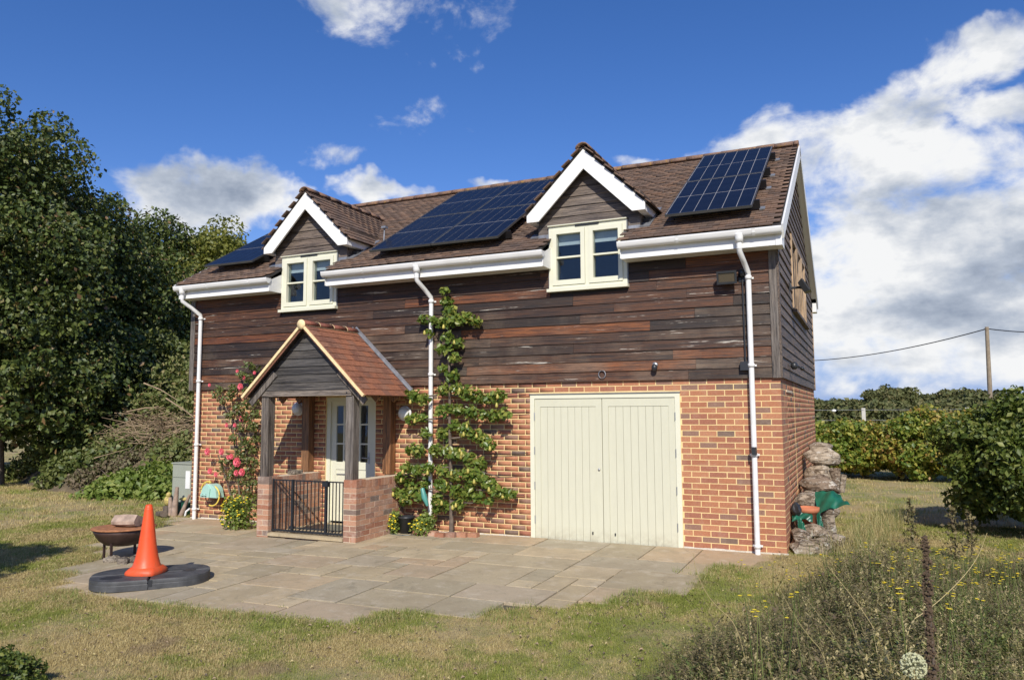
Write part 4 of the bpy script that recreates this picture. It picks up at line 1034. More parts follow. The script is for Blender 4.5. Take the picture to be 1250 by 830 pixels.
fl = floodlight('black square floodlight on the dark boards beside the downpipe', (-.59, -.045, 3.49), 0, .18, .13)
pir = thing('motion_sensor', 'black dome motion sensor between the floodlight and the white downpipe', 'sensor', (-.415, -.04, 3.55))
obj('sensor_head', MB().sphere((-.415, -.085, 3.55), (.045, .05, .055)), m_blackp, pir)
obj('sensor_base', MB().box((-.46, -.05, 3.44), (-.375, -.03, 3.50)).tube([(-.415, -.045, 3.49), (-.41, -.05, 2.40)], .012, 6).box((-.47, -.10, 2.30), (-.37, -.03, 2.41)), m_blackp, pir)
f2 = floodlight('black floodlight sticking out from the silvered gable boards by the window', (.035, 1.42, 3.56), math.pi/2, -.55, .22, (.26, .2))
s2_ = thing('wall_sensor', 'small black security sensor low on the silvered gable boards', 'sensor', (.035, 1.0, 2.40))
obj('sensor_body', MB().sphere((.09, 1.0, 2.40), (.05, .06, .055)), m_blackp, s2_); obj('sensor_arm', MB().tube([(.03, 1.0, 2.4), (.10, 1.02, 2.42), (.17, 1.2, 2.37)], .012, 6).sphere((.175, 1.25, 2.37), (.03, .05, .03)), m_blackp, s2_)
q = P(800, 448, y=-.05)
cm = thing('security_camera', 'small black dome camera on the bottom boards above the garage doors', 'camera', q)
obj('camera_dome', MB().sphere((q[0], -.10, q[2]-.01), (.04, .04, .05)), m_blackp, cm); obj('camera_base', MB().lathe([(0, 0), (.035, 0), (.035, .03), (0, .03)], n=14, m=Matrix.Translation((q[0]+.0, -.04, q[2]+.03)) @ Matrix.Rotation(math.pi/2, 4, 'X')), m_steel, cm)
q = P(735, 457, y=-.05)
rg = obj('wire_loop', MB().tube([(q[0]+.05*math.cos(a), -.055, q[2]+.055*math.sin(a)) for a in np.linspace(0, 2*math.pi, 15)], .006, 6, cap=False), m_lead, origin=tuple(q)); meta(rg, 'thin metal ring hanging on the boards over the middle of the garage doors', 'ring')
ps_ = obj('pipe_sensor', MB().prism([(-.36, -.165, 1.335), (-.31, -.165, 1.335), (-.30, -.125, 1.34), (-.37, -.125, 1.34)], (.005, .0, -.09)), m_blackp, origin=(-.335, -.12, 1.25)); meta(ps_, 'small black sensor clipped to the white downpipe at the gable corner', 'sensor')
# ================================================================ HOSE REEL, CABINET
hq = P(260, 600, y=-.14)
hz = hq[2]; hx = hq[0]
reel = thing('hose_reel', 'mint green wall hose reel with yellow hose below the pink roses', 'hose reel', (hx, 0, hz))
mb = MB(); n_ = 12; pr = [(hx-.19, hz-.09), (hx-.19, hz-.03)]+[(hx-.17*math.cos(math.pi*i/n_), hz-.02+.16*math.sin(math.pi*i/n_)) for i in range(n_+1)]+[(hx+.19, hz-.09)]
mb.prism([(x, -.24, z) for x, z in pr], (0, .17, 0)); obj('reel_case', mb, m_mint, reel)
obj('reel_rib', MB().prism([(hx-.02, -.262, hz-.088), (hx+.03, -.262, hz-.088), (hx+.05, -.262, hz+.06), (hx-.04, -.262, hz+.15)], (0, .0215, 0)).box((hx-.17, -.258, hz-.06), (hx-.03, -.2405, hz-.04)), m_mint, reel)
for a in (-.13, -.055): obj('port', MB().sphere((hx+a, -.245, hz-.055), (.025, .01, .022), 10, 6), m_blackp, reel)
obj('bracket', MB().box((hx-.10, -.069, hz-.25), (hx+.10, -.002, hz+.08)), m_bpost, reel)
def ring(cx, cy, cz, r1, r2, a0, a1, n=24, tilt=0): return [(cx+r1*math.cos(a), cy+tilt*math.sin(a), cz+r2*math.sin(a)) for a in np.linspace(a0, a1, n)]
obj('hose', MB().tube(ring(hx-.09, -.16, hz+.03, .16, .14, 1.2, 4.2), .013, 7).tube(ring(hx+.04, -.20, hz-.06, .17, .17, -1.9, 1.2), .013, 7), m_hose, reel)
cq = P(214, 565, y=.3); 
cab = thing('utility_cabinet', 'sage grey utility cabinet with white notice beyond the far corner of the house', 'cabinet', (-10.55, .6, -.1))
obj('cabinet_body', MB().box((-10.80, .28, -.12), (-10.30, .95, .86)).box((-10.82, .26, .8601), (-10.28, .97, .885)), m_cab, cab)
obj('cabinet_door', MB().box((-10.785, .268, .62), (-10.315, .2799, .845)).box((-10.785, .268, -.08), (-10.315, .2799, .605)), m_cab, cab)
obj('notice', MB().box((-10.45, .262, .42), (-10.34, .2675, .74)), m_white, cab)
# ================================================================ THINGS ON THE PATIO
cg = PG(187, 714); zc0 = .035
# grey rubber base block in quarters
bc = np.array([-6.25, -3.97]); ang = math.radians(45); ua = np.array([math.cos(ang), math.sin(ang)]); va = np.array([-ua[1], ua[0]])
zb = G(*bc)+.028; ztop = zb+.105
base = thing('rubber_base', 'low dark grey rubber base slab with rounded ends under the traffic cone', 'base slab', (bc[0], bc[1], zb))
def stad(hl, hw, n=14, k=1.):
    r = hw*.86; pts = []
    for cx_, cy_, a0 in ((hl-r, hw-r, 0), (-hl+r, hw-r, 90), (-hl+r, -hw+r, 180), (hl-r, -hw+r, 270)):
        for i in range(n+1): a = math.radians(a0+90*i/n); pts.append((cx_+r*math.cos(a), cy_+r*math.sin(a)))
    return pts
def bw(u, v, z): return (bc[0]+ua[0]*u+va[0]*v, bc[1]+ua[1]*u+va[1]*v, z)
HLb, HWb = .60, .39; ring_ = stad(HLb, HWb); nr = len(ring_)//4
for i in range(4):
    seg = ring_[i*nr:(i+1)*nr]; e = {0: [(0.003, HWb), (0.003, .003), (HLb, .003)], 1: [(-HLb, .003), (-.003, .003), (-.003, HWb)], 2: [(-.003, -HWb), (-.003, -.003), (-HLb, -.003)], 3: [(HLb, -.003), (.003, -.003), (.003, -HWb)]}[i]
    pl = seg+e; cxm = sum(p[0] for p in pl)/len(pl); cym = sum(p[1] for p in pl)/len(pl)
    levels = [(1.0, zb), (1.0, zb+.055), (.985, zb+.06), (.985, zb+.068), (.995, zb+.073), (.99, ztop-.014), (.965, ztop)]
    V = []
    for k_, z in levels: V += [bw(cxm+(u-cxm)*k_, cym+(v-cym)*k_, z) for u, v in pl]
    n_ = len(pl); F = []
    for l in range(len(levels)-1): F += [(l*n_+j, l*n_+(j+1) % n_, (l+1)*n_+(j+1) % n_, (l+1)*n_+j) for j in range(n_)]
    F.append(tuple((len(levels)-1)*n_+j for j in range(n_)))
    obj('base_segment', MB().add(V, F), m_slabp, base)
obj('hand_hole', MB().add([bw(-.38+.11*math.cos(a), -.16+.075*math.sin(a), ztop+.002) for a in np.linspace(0, 2*math.pi, 18)[:-1]], [tuple(range(17))]), m_blackp, base)
obj('hand_hole', MB().add([bw(.38+.07*math.cos(a), .0+.05*math.sin(a), ztop+.002) for a in np.linspace(0, 2*math.pi, 18)[:-1]], [tuple(range(17))]), m_blackp, base)
obj('slot', MB().add([bw(u, -HWb-.003, z) for u, z in ((.0, zb+.03), (.04, zb+.03), (.04, zb+.1), (.0, zb+.1))], [(0, 1, 2, 3)]), m_blackp, base)
# cone
cp = np.array(bw(-.05, -.03, ztop)); cone = thing('traffic_cone', 'orange traffic cone standing on the grey rubber base at the patio edge', 'traffic cone', cp)
prof = [(.150, .075), (.138, .10), (.118, .17), (.098, .27), (.078, .42), (.058, .58), (.044, .69), (.043, .70), (.037, .702), (.036, .728), (.030, .738), (.018, .742), (.012, .735), (0, .73)]
obj('cone_body', MB().lathe(prof, cp, 32), m_cone, cone)
V = []; sqr = [(.178, .0), (.182, .022), (.172, .045), (.150, .075), (.12, .085)]
nn_ = 32
for r, z in sqr:
    for i in range(nn_):
        a = 2*math.pi*i/nn_+math.radians(18); e = 1/max(abs(math.cos(a-math.radians(18))), abs(math.sin(a-math.radians(18)))); sqk = 1+(e-1)*(.52 if r > .17 else .3 if r > .14 else 0)
        V.append((cp[0]+r*sqk*math.cos(a), cp[1]+r*sqk*math.sin(a), cp[2]+.002+z))
F = [(l*nn_+j, l*nn_+(j+1) % nn_, (l+1)*nn_+(j+1) % nn_, (l+1)*nn_+j) for l in range(4) for j in range(nn_)]
obj('cone_foot', MB().add(V, F, True), m_cone, cone)
# fire bowl
bp = PG(150, 683); bz = bp[2]+.02
bowl = thing('fire_bowl', 'rusty iron fire bowl on thin legs behind the orange cone', 'fire pit', (bp[0], bp[1], bz))
obj('bowl', MB().lathe([(0, .165), (.12, .17), (.20, .19), (.27, .25), (.315, .33), (.335, .385), (.325, .385), (.30, .33), (.25, .26), (.15, .20), (0, .19)], (bp[0], bp[1], bz), 32, sx=1.1, sy=1.1), m_bowl, bowl)
obj('rim', MB().lathe([(.333, .383), (.352, .388), (.352, .40), (.30, .405), (.22, .398), (.0, .395)], (bp[0], bp[1], bz), 32, sx=1.1, sy=1.1), m_rust, bowl)
for a in (200, 290, 20, 110): 
    a = math.radians(a); obj('leg', MB().box((bp[0]+.26*math.cos(a)-.012, bp[1]+.26*math.sin(a)-.012, bz-.01), (bp[0]+.26*math.cos(a)+.012, bp[1]+.26*math.sin(a)+.012, bz+.26)), m_bowl, bowl)
def lumpy(c, r, seed, mat_, name, label, cat, group=None, nu=18, nv=12, amp=.28, rot=None, planes=7):
    rr = random.Random(seed); K = [(Vector((rr.gauss(0, 1), rr.gauss(0, 1), rr.gauss(0, 1)))*2.2, rr.uniform(0, 6), rr.uniform(.3, 1)) for _ in range(9)]
    pl = [(Vector((rr.gauss(0, 1), rr.gauss(0, 1), rr.gauss(0, 1))).normalized(), rr.uniform(.60, .86)) for _ in range(planes)]
    def fn(q):
        v = 1+amp*sum(math.sin(k.dot(q)+p)*a for k, p, a in K)/6
        for n_, d_ in pl:
            t_ = q.dot(n_)
            if t_*v > d_: v = v*(.12)+.88*d_/t_
        return v
    mb = MB().sphere((0, 0, 0), r, nu, nv, fn, False)
    Rm = Matrix.Rotation(rr.uniform(0, 6) if rot is None else rot, 4, 'Z')
    mb.v = [tuple((Rm @ Vector(p))+Vector(c)) for p in mb.v]
    o = obj(name, mb, mat_, origin=(c[0], c[1], c[2]-r[2])); meta(o, label, cat, group); return o
def logobj(c, dr, ln, r, seed, label, name='log', group=None, mat_=None):
    rr = random.Random(seed); c = Vector(c); dr = Vector(dr).normalized(); u = dr.cross(Vector((0, 0, 1))).normalized(); v = u.cross(dr)
    n = 14; V = []; ph = [rr.uniform(0, 6) for _ in range(4)]
    ks = [rr.uniform(.82, 1.15) for _ in range(n)]
    for j in range(6):
        t_ = j/5-.5
        for i in range(n):
            a = 2*math.pi*i/n; q = r*ks[i]*(1+.06*math.sin(3*t_+ph[0])+.05*math.sin(a*3+t_*5+ph[1])); V.append(c+dr*t_*ln+u*math.cos(a)*q+v*math.sin(a)*q*.85)
    F = [(j*n+i, j*n+(i+1) % n, (j+1)*n+(i+1) % n, (j+1)*n+i) for j in range(5) for i in range(n)]+[tuple(range(n))[::-1], tuple(range(5*n, 6*n))]
    o = obj(name, MB().add(V, F), mat_ or m_log, origin=(c.x, c.y, c.z-r)); meta(o, label, 'log', group); return o
logobj((bp[0]+.02, bp[1]+.02, bz+.475), (.93, .25, .02), .33, .085, 3, 'short weathered log lying on top of the rusty fire bowl')
for i, (px_, py_, rr_, lb) in enumerate(((136, 688, .09, 'pale lumpy stone under the fire bowl nearest its outer leg'), (150, 690, .085, 'flat pale stone under the middle of the fire bowl'), (163, 688, .07, 'small brown stone under the fire bowl next to the log piece'), (172, 684, .10, 'big pale stone under the fire bowl nearest the cone'))):
    q = PG(px_, py_); lumpy((q[0], q[1], q[2]+.05), (rr_*1.25, rr_, .06), 40+i, m_rock, 'stone', lb, 'stone', 'stones under the fire bowl', 14, 9)
# ================================================================ FAR CORNER CLUTTER
sp_ = PG(212, 632)
dw = thing('driftwood_stump', 'weathered forked driftwood stump standing before the grey cabinet', 'stump', (sp_[0], sp_[1], sp_[2]))
for dx, dy, z1, tx, r0 in ((0, 0, .55, .06, .05), (.10, .05, .42, .22, .035), (-.08, .02, .36, -.05, .045)):
    obj('branch_stub', MB().tube([(sp_[0]+dx, sp_[1]+dy, sp_[2]), (sp_[0]+dx+tx*.5, sp_[1]+dy, sp_[2]+z1*.5), (sp_[0]+dx+tx, sp_[1]+dy, sp_[2]+z1)], [r0*1.3, r0, r0*.6], 8), m_log, dw)
logobj((sp_[0]-.18, sp_[1]-.12, sp_[2]+.07), (.8, -.5, .12), .55, .07, 8, 'dark driftwood piece lying at the foot of the forked stump', 'driftwood', mat_=m_bark)
q = PG(204, 630); m_ochre = plain('ochre_paint', (.48, .38, .12), .7, var=.4, scale=25)
ow = thing('bird_ornament', 'small yellow and brown bird ornament by the driftwood stump', 'ornament', tuple(q))
obj('ornament_body', MB().sphere((q[0], q[1], q[2]+.28), (.075, .06, .09)).sphere((q[0]+.02, q[1], q[2]+.39), (.045, .045, .05)), m_ochre, ow); obj('ornament_foot', MB().box((q[0]-.06, q[1]-.05, q[2]), (q[0]+.06, q[1]+.05, q[2]+.19)), m_bark, ow)
q = PG(229, 630); 
gb = thing('planter_box', 'dark green planter box between the stump and the white downpipe', 'planter', tuple(q))
obj('box_body', MB().prism([(q[0]-.14, q[1]-.12, q[2]), (q[0]+.12, q[1]-.12, q[2]), (q[0]+.16, q[1]-.12, q[2]+.26), (q[0]-.18, q[1]-.12, q[2]+.26)], (0, .26, 0)), plain('dark_green_plastic', (.01, .07, .045), .4), gb)
obj('trowel', MB().beam((q[0]-.20, q[1]-.16, q[2]+.22), (q[0]-.10, q[1]-.18, q[2]), .03, .02), m_white, gb)
lumpy((q[0]-.08, q[1]-.02, q[2]+.31), (.10, .08, .04), 77, m_ochre, 'yellow_sponge', 'yellow ornament lying on the dark green planter box', 'ornament', nu=10, nv=7)
obj_ = obj('pipe_offcut', MB().tube([(q[0]+.15, q[1]-.2, q[2]+.02), (q[0]+.17, q[1]-.19, q[2]+.12), (q[0]+.24, q[1]-.17, q[2]+.17)], .02, 8), m_white, origin=(q[0]+.15, q[1]-.2, q[2])); meta(obj_, 'white curved pipe offcut at the foot of the far downpipe', 'pipe')
# ================================================================ PLANTER AND POT BY THE MIDDLE DOWNPIPE
pq = PG(496, 652)
pot = thing('plant_pot', 'dark plastic pot on a tray by the middle downpipe', 'plant pot', tuple(pq))
obj('pot', MB().lathe([(0, .02), (.10, .02), (.125, .24), (.135, .245), (.135, .27), (.12, .27), (.11, .2), (0, .2)], pq, 20), m_blackp, pot)
obj('saucer', MB().lathe([(0, .0), (.22, .0), (.24, .03), (.225, .03), (.21, .012), (0, .012)], pq, 20, sx=1.15), plain('dark_teal_tray', (.03, .06, .06), .4), pot)
ed = MB(); kerb = thing('brick_edging', 'low row of pale brick edging round the foot of the pear tree', 'edging', (-4.75, -.3, G(-4.75, -.3)))
for i in range(7): 
    x = -5.22+i*.155; y = -.42+.045*abs(i-3); obj('brick', MB().box((x, y, G(x, y)), (x+.145, y+.10, G(x, y)+.085+.004*(i % 3))), m_pbrick, kerb)
tq = P(519, 607, y=-.25); t_ = obj('teal_tube', MB().tube([(tq[0]-.05, tq[1], tq[2]+.13), (tq[0], tq[1]-.02, tq[2]), (tq[0]+.04, tq[1], tq[2]-.12)], [.03, .045, .02], 8), m_teal, origin=tuple(tq)); meta(t_, 'faded teal plastic tube caught in the leaves beside the middle downpipe', 'tube')
# ================================================================ ROCKS AND TARPS BY THE GABLE
PILE = [(988, 540, 1011, 551, 3.15, 'flat topped weathered log crowning the pile'), (986, 549, 1021, 569, 3.0, 'banded weathered log second from the top of the pile'), (985, 567, 1016, 596, 2.9, 'big brown weathered log third from the top'),
 (1014, 575, 1025, 597, 2.7, 'upright grey split log on the lawn side of the big brown one'), (1024, 582, 1033, 598, 2.8, 'smallest pale upright split log farthest out on the lawn side'), (975, 584, 1013, 603, 2.1, 'knobbly dark log with a round hollow above the pale rounded one'),
 (966, 600, 997, 622, 1.15, 'large pale rounded log just above the terracotta pot'), (1004, 624, 1020, 652, .85, 'upright pale brown log below the larger green sheet'), (980, 641, 1006, 657, .62, 'dark brown log lying under the terracotta pot'),
 (999, 648, 1025, 664, .62, 'slanting split log with striped cut face near the grass'), (959, 645, 978, 662, .42, 'square brown log block against the house corner'), (960, 658, 987, 679, .25, 'pale cut log block at the very front of the pile'), (990, 660, 1016, 676, .38, 'dark round log end sunk in the grass at the front'),
 (975, 618, 1005, 645, 1.25, 'dark log filling the middle of the pile behind the pot'), (978, 600, 1014, 630, 1.9, 'dark log low in the pile behind the green sheet'), (983, 590, 1022, 618, 2.7, 'dark log at the bottom of the far end of the pile')]
def onpile(px, py, Y): 
    c = P(px, py, y=Y); return c, FPX/float((c-CC)@CF)
for i, (x0_, y0_, x1_, y1_, Y, lb) in enumerate(PILE):
    c, k_ = onpile((x0_+x1_)/2, (y0_+y1_)/2, Y); rx_ = (x1_-x0_)/2/k_*1.32; rz_ = (y1_-y0_)/2/k_*1.34
    if c[0]-rx_ < .01: c[0] = rx_*.95+.015
    if i in (3, 4, 7, 9, 10, 11, 12):
        up_d = {3: (.08, .1, 1), 4: (.15, 0, 1), 7: (-.08, -.15, 1), 9: (.9, -.25, -.28), 10: (.12, -1, .03), 11: (.3, -1, -.05), 12: (-.2, -1, .12)}[i]
        ln_ = rz_*2 if i in (3, 4, 7) else rx_*1.9 if i == 9 else .34
        logobj(tuple(c), up_d, ln_, (rx_*.8 if i in (3, 4, 7) else rz_*.85 if i == 9 else max(rx_, rz_)*.82), 300+i, lb, 'weathered_log', 'logs piled by the gable wall', m_wlog); continue
    o = lumpy(c, (rx_, max(rx_, .16)*1.15 if i not in (3, 4) else .16, rz_), 200+i, m_wlog, 'weathered_log', lb, 'log', 'logs piled by the gable wall', 26, 18, .22, rot=0.0, planes=13)
pc_, k_ = onpile(986, 640, .72)
tp = thing('terracotta_pot', 'terracotta pot wedged among the logs under the small green sheet', 'plant pot', tuple(pc_))
obj('pot', MB().lathe([(0, 0), (.10, 0), (.128, .16), (.15, .165), (.153, .225), (.135, .225), (.12, .16), (0, .15)], tuple(pc_), 22), m_terra, tp)
q_, _ = onpile(966, 623, .5); lumpy((max(q_[0], .07), q_[1]+.1, q_[2]-.02), (.055, .1, .11), 260, m_blackp, 'rubbish_bag', 'crumpled black bag squeezed between the house corner and the pile', 'bag', nu=16, nv=12, amp=.4)
def cloth(pts, label, seed, folds=.05):
    "draped sheet over control rows"
    nu, nv = 22, 16; rr = random.Random(seed); A = [Vector(p) for p in pts]  # 4 corners a,b,c,d
    V = []; ph = [rr.uniform(0, 6) for _ in range(6)]
    for j in range(nv+1):
        for i in range(nu+1):
            u, v = i/nu, j/nv; p = A[0]*(1-u)*(1-v)+A[1]*u*(1-v)+A[2]*u*v+A[3]*(1-u)*v
            w_ = math.sin(9*u+4*v+ph[0])*.5+math.sin(5*v-7*u+ph[1])*.35+math.sin(17*u+11*v+ph[2])*.25
            p = p+Vector((.6, -.5, 1)).normalized()*w_*folds+Vector((0, 0, .04*math.sin(math.pi*u))); V.append(p)
    F = [(j*(nu+1)+i, j*(nu+1)+i+1, (j+1)*(nu+1)+i+1, (j+1)*(nu+1)+i) for j in range(nv) for i in range(nu)]
    mb = MB().add(V, F, True); mb.add([(p[0], p[1], p[2]-.006) for p in V], [f[::-1] for f in F], True)
    o = obj('tarpaulin', mb, m_tarp, origin=tuple(A[3])); meta(o, label, 'tarpaulin', 'green sheets on the rock pile')
def cq_(l): return [tuple(onpile(*a)[0]) for a in l]
cloth(cq_([(994, 602, 1.05), (1026, 603, .95), (1037, 617, .75), (999, 628, .70)]), 'larger crumpled green sheet draped over the logs beside the pale rounded one', 3, .035)
cloth(cq_([(968, 626, .62), (991, 625, .62), (992, 637, .5), (966, 637, .5)]), 'smaller crumpled green sheet hanging in front of the terracotta pot', 5, .03)
cloth(cq_([(973, 636, .5), (980, 636, .5), (986, 652, .42), (979, 655, .42)]), 'narrow green sheet tail trailing down over the square brown block', 9, .02)
cloth(cq_([(997, 628, .66), (1003, 630, .66), (1005, 648, .6), (1000, 650, .6)]), 'green sheet strip hanging between the pot and the upright log', 12, .02)
# ================================================================ VEGETATION HELPERS
def rnd_dirs(n, rs): v = rs.normal(size=(n, 3)); return v/np.linalg.norm(v, axis=1)[:, None]
def leaf_mesh(name, C, size, mat_, rs, out=None, elong=1.5, droop=.3, up=.25, fold=.18):
    """C: leaf centres (n,3); folded diamond leaves, facing roughly outward (out) and up"""
    n = len(C); d = rnd_dirs(n, rs)
    nrm = d*.75+np.array([0, 0, up]); 
    if out is not None: nrm = nrm+out*.55
    nrm /= np.linalg.norm(nrm, axis=1)[:, None]+1e-9
    t = np.cross(nrm, rnd_dirs(n, rs)); t /= np.linalg.norm(t, axis=1)[:, None]+1e-9
    t = t+np.array([0, 0, -droop]); t -= nrm*(t*nrm).sum(1)[:, None]; t /= np.linalg.norm(t, axis=1)[:, None]+1e-9
    b = np.cross(nrm, t); sz = (size*rs.uniform(.5, 1.45, n))[:, None]
    a0 = C-t*sz*elong*.5; a1 = C+b*sz*.5+nrm*sz*fold; a2 = C+t*sz*elong*.5; a3 = C-b*sz*.5+nrm*sz*fold
    V = np.stack([a0, a1, a2, a3], 1).reshape(-1, 3); F = np.arange(4*n).reshape(n, 4)
    F = np.stack([F[:, [0, 1, 2]], F[:, [0, 2, 3]]], 1).reshape(-1, 3)
    return npmesh(name, V, F, mat_)
def clumps(centers, radii, per, rs, shell=.55):
    "points in a set of ellipsoid clumps; returns centres and outward directions"
    C = []; O = []
    for c, r, n in zip(centers, radii, per):
        d = rnd_dirs(n, rs); k = (shell+(1-shell)*rs.uniform(0, 1, n)**.5)*rs.uniform(.82, 1.08, n)
        C.append(np.array(c)+d*np.array(r)*k[:, None]); O.append(d)
    return np.concatenate(C), np.concatenate(O)
def addmesh(name, me, parent=None, origin=(0, 0, 0), kind=None):
    o = bpy.data.objects.new(name, me); place(o, Matrix.Translation(Vector(origin)) if parent is None else Matrix.Identity(4), parent)
    if kind: o['kind'] = kind
    return o
def crown_clumps(c, r, ncl, cr, rs, zmin=None, bumps=None):
    "clump centres spread over an uneven crown"
    d = rnd_dirs(ncl*2, rs); d = d[d[:, 2] > -.75][:ncl]
    ph = rs.uniform(0, 6.28, 6)
    k = 1+.10*np.sin(d[:, 0]*5+ph[0])+.10*np.sin(d[:, 2]*6+ph[1]+d[:, 1]*3)
    rad = (.45+.55*rs.uniform(0, 1, len(d))**.45)*k
    C = np.array(c)+d*np.array(r)*rad[:, None]
    if zmin is not None: C[:, 2] = np.maximum(C[:, 2], zmin)
    R_ = cr*rs.uniform(.6, 1.35, len(d))
    return C, R_, d
def tree(name, label, cat, base, h, c, r, mat_, ls, ncl, per, cr, seed, group=None, trunk=.25, ttop=None, lean=(0, 0), zmin=None, extra=None):
    rs = np.random.RandomState(seed); t = thing(name, label, cat, base, group); B = Vector(base)
    C, Rr, d = crown_clumps(c, r, ncl, cr, rs, zmin)
    if extra:
        for (ec, er, en) in extra:
            C2, R2, d2 = crown_clumps(ec, er, en, cr, rs, zmin); C = np.r_[C, C2]; Rr = np.r_[Rr, R2]
    P_, O_ = clumps(C, np.c_[Rr, Rr, Rr*.75], [int(per*q/cr) for q in Rr], rs)
    addmesh('crown', leaf_mesh(name+'_leaves', P_, ls, mat_, rs, O_), t)
    mb = MB(); top = Vector((c[0]+lean[0], c[1]+lean[1], c[2]+r[2]*.5)); mid = B.lerp(top, .45)+Vector((rs.uniform(-.2, .2), rs.uniform(-.2, .2), 0))
    mb.tube([B-Vector((0, 0, .1)), B.lerp(mid, .5), mid, top], [trunk, trunk*.8, trunk*.62, trunk*.15], 8)
    obj('trunk', mb, m_bark, t); 
    nl = min(9, ncl)
    idx = rs.choice(len(C), nl, replace=False)
    for i in idx:
        e = Vector(C[i]); s0 = B.lerp(top, rs.uniform(.3, .75)); m_ = s0.lerp(e, .5)+Vector((0, 0, .1*h*.2))
        obj('limb', MB().tube([s0, m_, e], [trunk*.35, trunk*.22, trunk*.07], 6, cap=False), m_bark, t)
    return t
# ================================================================ TREES LEFT AND BEHIND
def at(px, dist, z=0.):
    "ground point in the direction of pixel column px at a depth along the view"
    r_ = ray(px, 500); t_ = dist/float(r_@CF); p = CC+r_*t_; return np.array([p[0], p[1], z])
def zpx(py, dist): return CC[2]+(502.5-py)/FPX*dist
TG = 'trees beyond the brush mound'
b = at(-85, 21); tree('maple_tree', 'tallest dark green tree towering at the left edge beyond the mound', 'tree', tuple(b), 11, (b[0], b[1], 5.6), (4.6, 4.2, 5.0), m_maple, .085, 300, 430, .85, 1, TG, .35, zmin=1.8)
b = at(62, 24.0); tree('maple_tree', 'dark dense tree between the tallest one and the smaller ones near the house', 'tree', tuple(b), 9, (b[0], b[1], 4.4), (3.0, 3.0, 4.5), m_maple, .09, 190, 400, .85, 2, TG, .3, zmin=1.2)
b = at(140, 27); tree('maple_tree', 'middle sized dark tree right of the dense one behind the brush mound', 'tree', tuple(b), 8, (b[0], b[1], 4.0), (2.6, 2.8, 4.2), m_maple, .09, 130, 380, .85, 3, TG, .28, zmin=1.2)
b = at(196, 30); tree('maple_tree', 'dark tree whose top meets the sky between the middle tree and the olive one', 'tree', tuple(b), 8, (b[0], b[1], 4.6), (2.1, 2.4, 4.6), m_maple, .095, 110, 380, .85, 4, TG, .28, zmin=1.2)
b = at(262, 31); tree('olive_green_tree', 'olive green lighter tree just above the far eaves of the house', 'tree', tuple(b), 9, (b[0], b[1], 5.0), (2.3, 2.5, 4.7), m_olive, .095, 130, 380, .8, 5, None, .28, zmin=1.0)
b = at(5, 20.5); tree('hazel_bush', 'dark low bush under the tallest tree at the left end of the mound', 'bush', tuple(b), 4, (b[0], b[1], 2.3), (2.6, 2.2, 2.2), m_maple, .10, 70, 260, .7, 6, 'bushes under the trees', .12, zmin=1.2)
b = at(100, 22.8); tree('hazel_bush', 'mid green bush behind the crest of the brush mound under the dense tree', 'bush', tuple(b), 4, (b[0], b[1], 2.3), (2.7, 1.9, 2.1), m_maple, .10, 70, 260, .7, 7, 'bushes under the trees', .12, zmin=.9)
b = at(190, 25); tree('elder_bush', 'lighter green bush between the mound and the house wall', 'bush', tuple(b), 4, (b[0], b[1], 2.3), (2.2, 1.8, 2.1), m_elder, .10, 60, 240, .65, 8, 'bushes under the trees', .12, zmin=.8)
b = at(226, 21.5); tree('elder_bush', 'pale green bush right beside the far corner board of the house', 'bush', tuple(b), 3, (b[0], b[1], 1.7), (1.3, 1.2, 1.5), m_mound, .08, 44, 220, .5, 9, 'bushes under the trees', .1, zmin=.4)
# ================================================================ BRUSH MOUND COVER
rs = np.random.RandomState(30)
def mound_cover(label, cat, name, px, py, dist, w_, d_, h_, n, ls, mat_, seed, seedcl=22, droop=.2):
    rs = np.random.RandomState(seed); b = at(px, dist); zb_ = float(mound_h(b[0], b[1]))+G(b[0], b[1])-.1
    b[2] = zb_; t = thing(name, label, cat, tuple(b))
    axx = np.array([CR[0], CR[1], 0]); axy = np.array([CF[0], CF[1], 0])
    u = rs.uniform(-1, 1, (seedcl, 2)); u = u*np.array([1, 1]); cl = b+axx*u[:, :1]*w_+axy*u[:, 1:]*d_
    cl[:, 2] = mound_h(cl[:, 0], cl[:, 1])+G(b[0], b[1])-.1+h_*.45*(1-.4*(u**2).sum(1)); R_ = h_*rs.uniform(.45, .8, seedcl)
    P_, O_ = clumps(cl, np.c_[R_*1.25, R_*1.25, R_*.85], [n//seedcl]*seedcl, rs, .3)
    addmesh('foliage', leaf_mesh(name, P_, ls, mat_, rs, O_, droop=droop), t)
    for i in range(5):
        e = cl[rs.randint(seedcl)]; obj('stem', MB().tube([(e[0]+rs.uniform(-.2, .2), e[1], e[2]-.6), (e[0]+rs.uniform(-.3, .3), e[1], e[2]), (e[0]+rs.uniform(-.5, .5), e[1]+rs.uniform(-.3, .3), e[2]+h_*.6)], [.02, .014, .006], 5, cap=False), m_bark, t)
    return t
mound_cover('leafy green bramble spreading over the foot of the mound nearest the cabinet', 'bramble', 'bramble', 178, 585, 17.6, 1.15, .6, .55, 5200, .085, m_herb, 41, 26)
mound_cover('bramble mass at the middle of the mound foot facing the lawn', 'bramble', 'bramble', 120, 570, 19.5, 1.3, .6, .55, 4800, .08, m_elder, 42, 26)
mound_cover('grey green weeds at the far left foot of the mound beside the dark shade', 'weeds', 'weed_clump', 52, 560, 22.2, 1.6, .7, .6, 4600, .07, m_mound, 43, 26)
mound_cover('rounded feathery green bush high on the left shoulder of the mound', 'bush', 'green_bush', 108, 520, 21.6, 1.15, .9, .75, 5200, .06, m_elder, 44, 22, .6)
mound_cover('bright green feathery bush in the middle of the mound slope', 'bush', 'green_bush', 168, 540, 20.2, 1.2, .6, .6, 5200, .055, m_mound, 45, 22, .6)
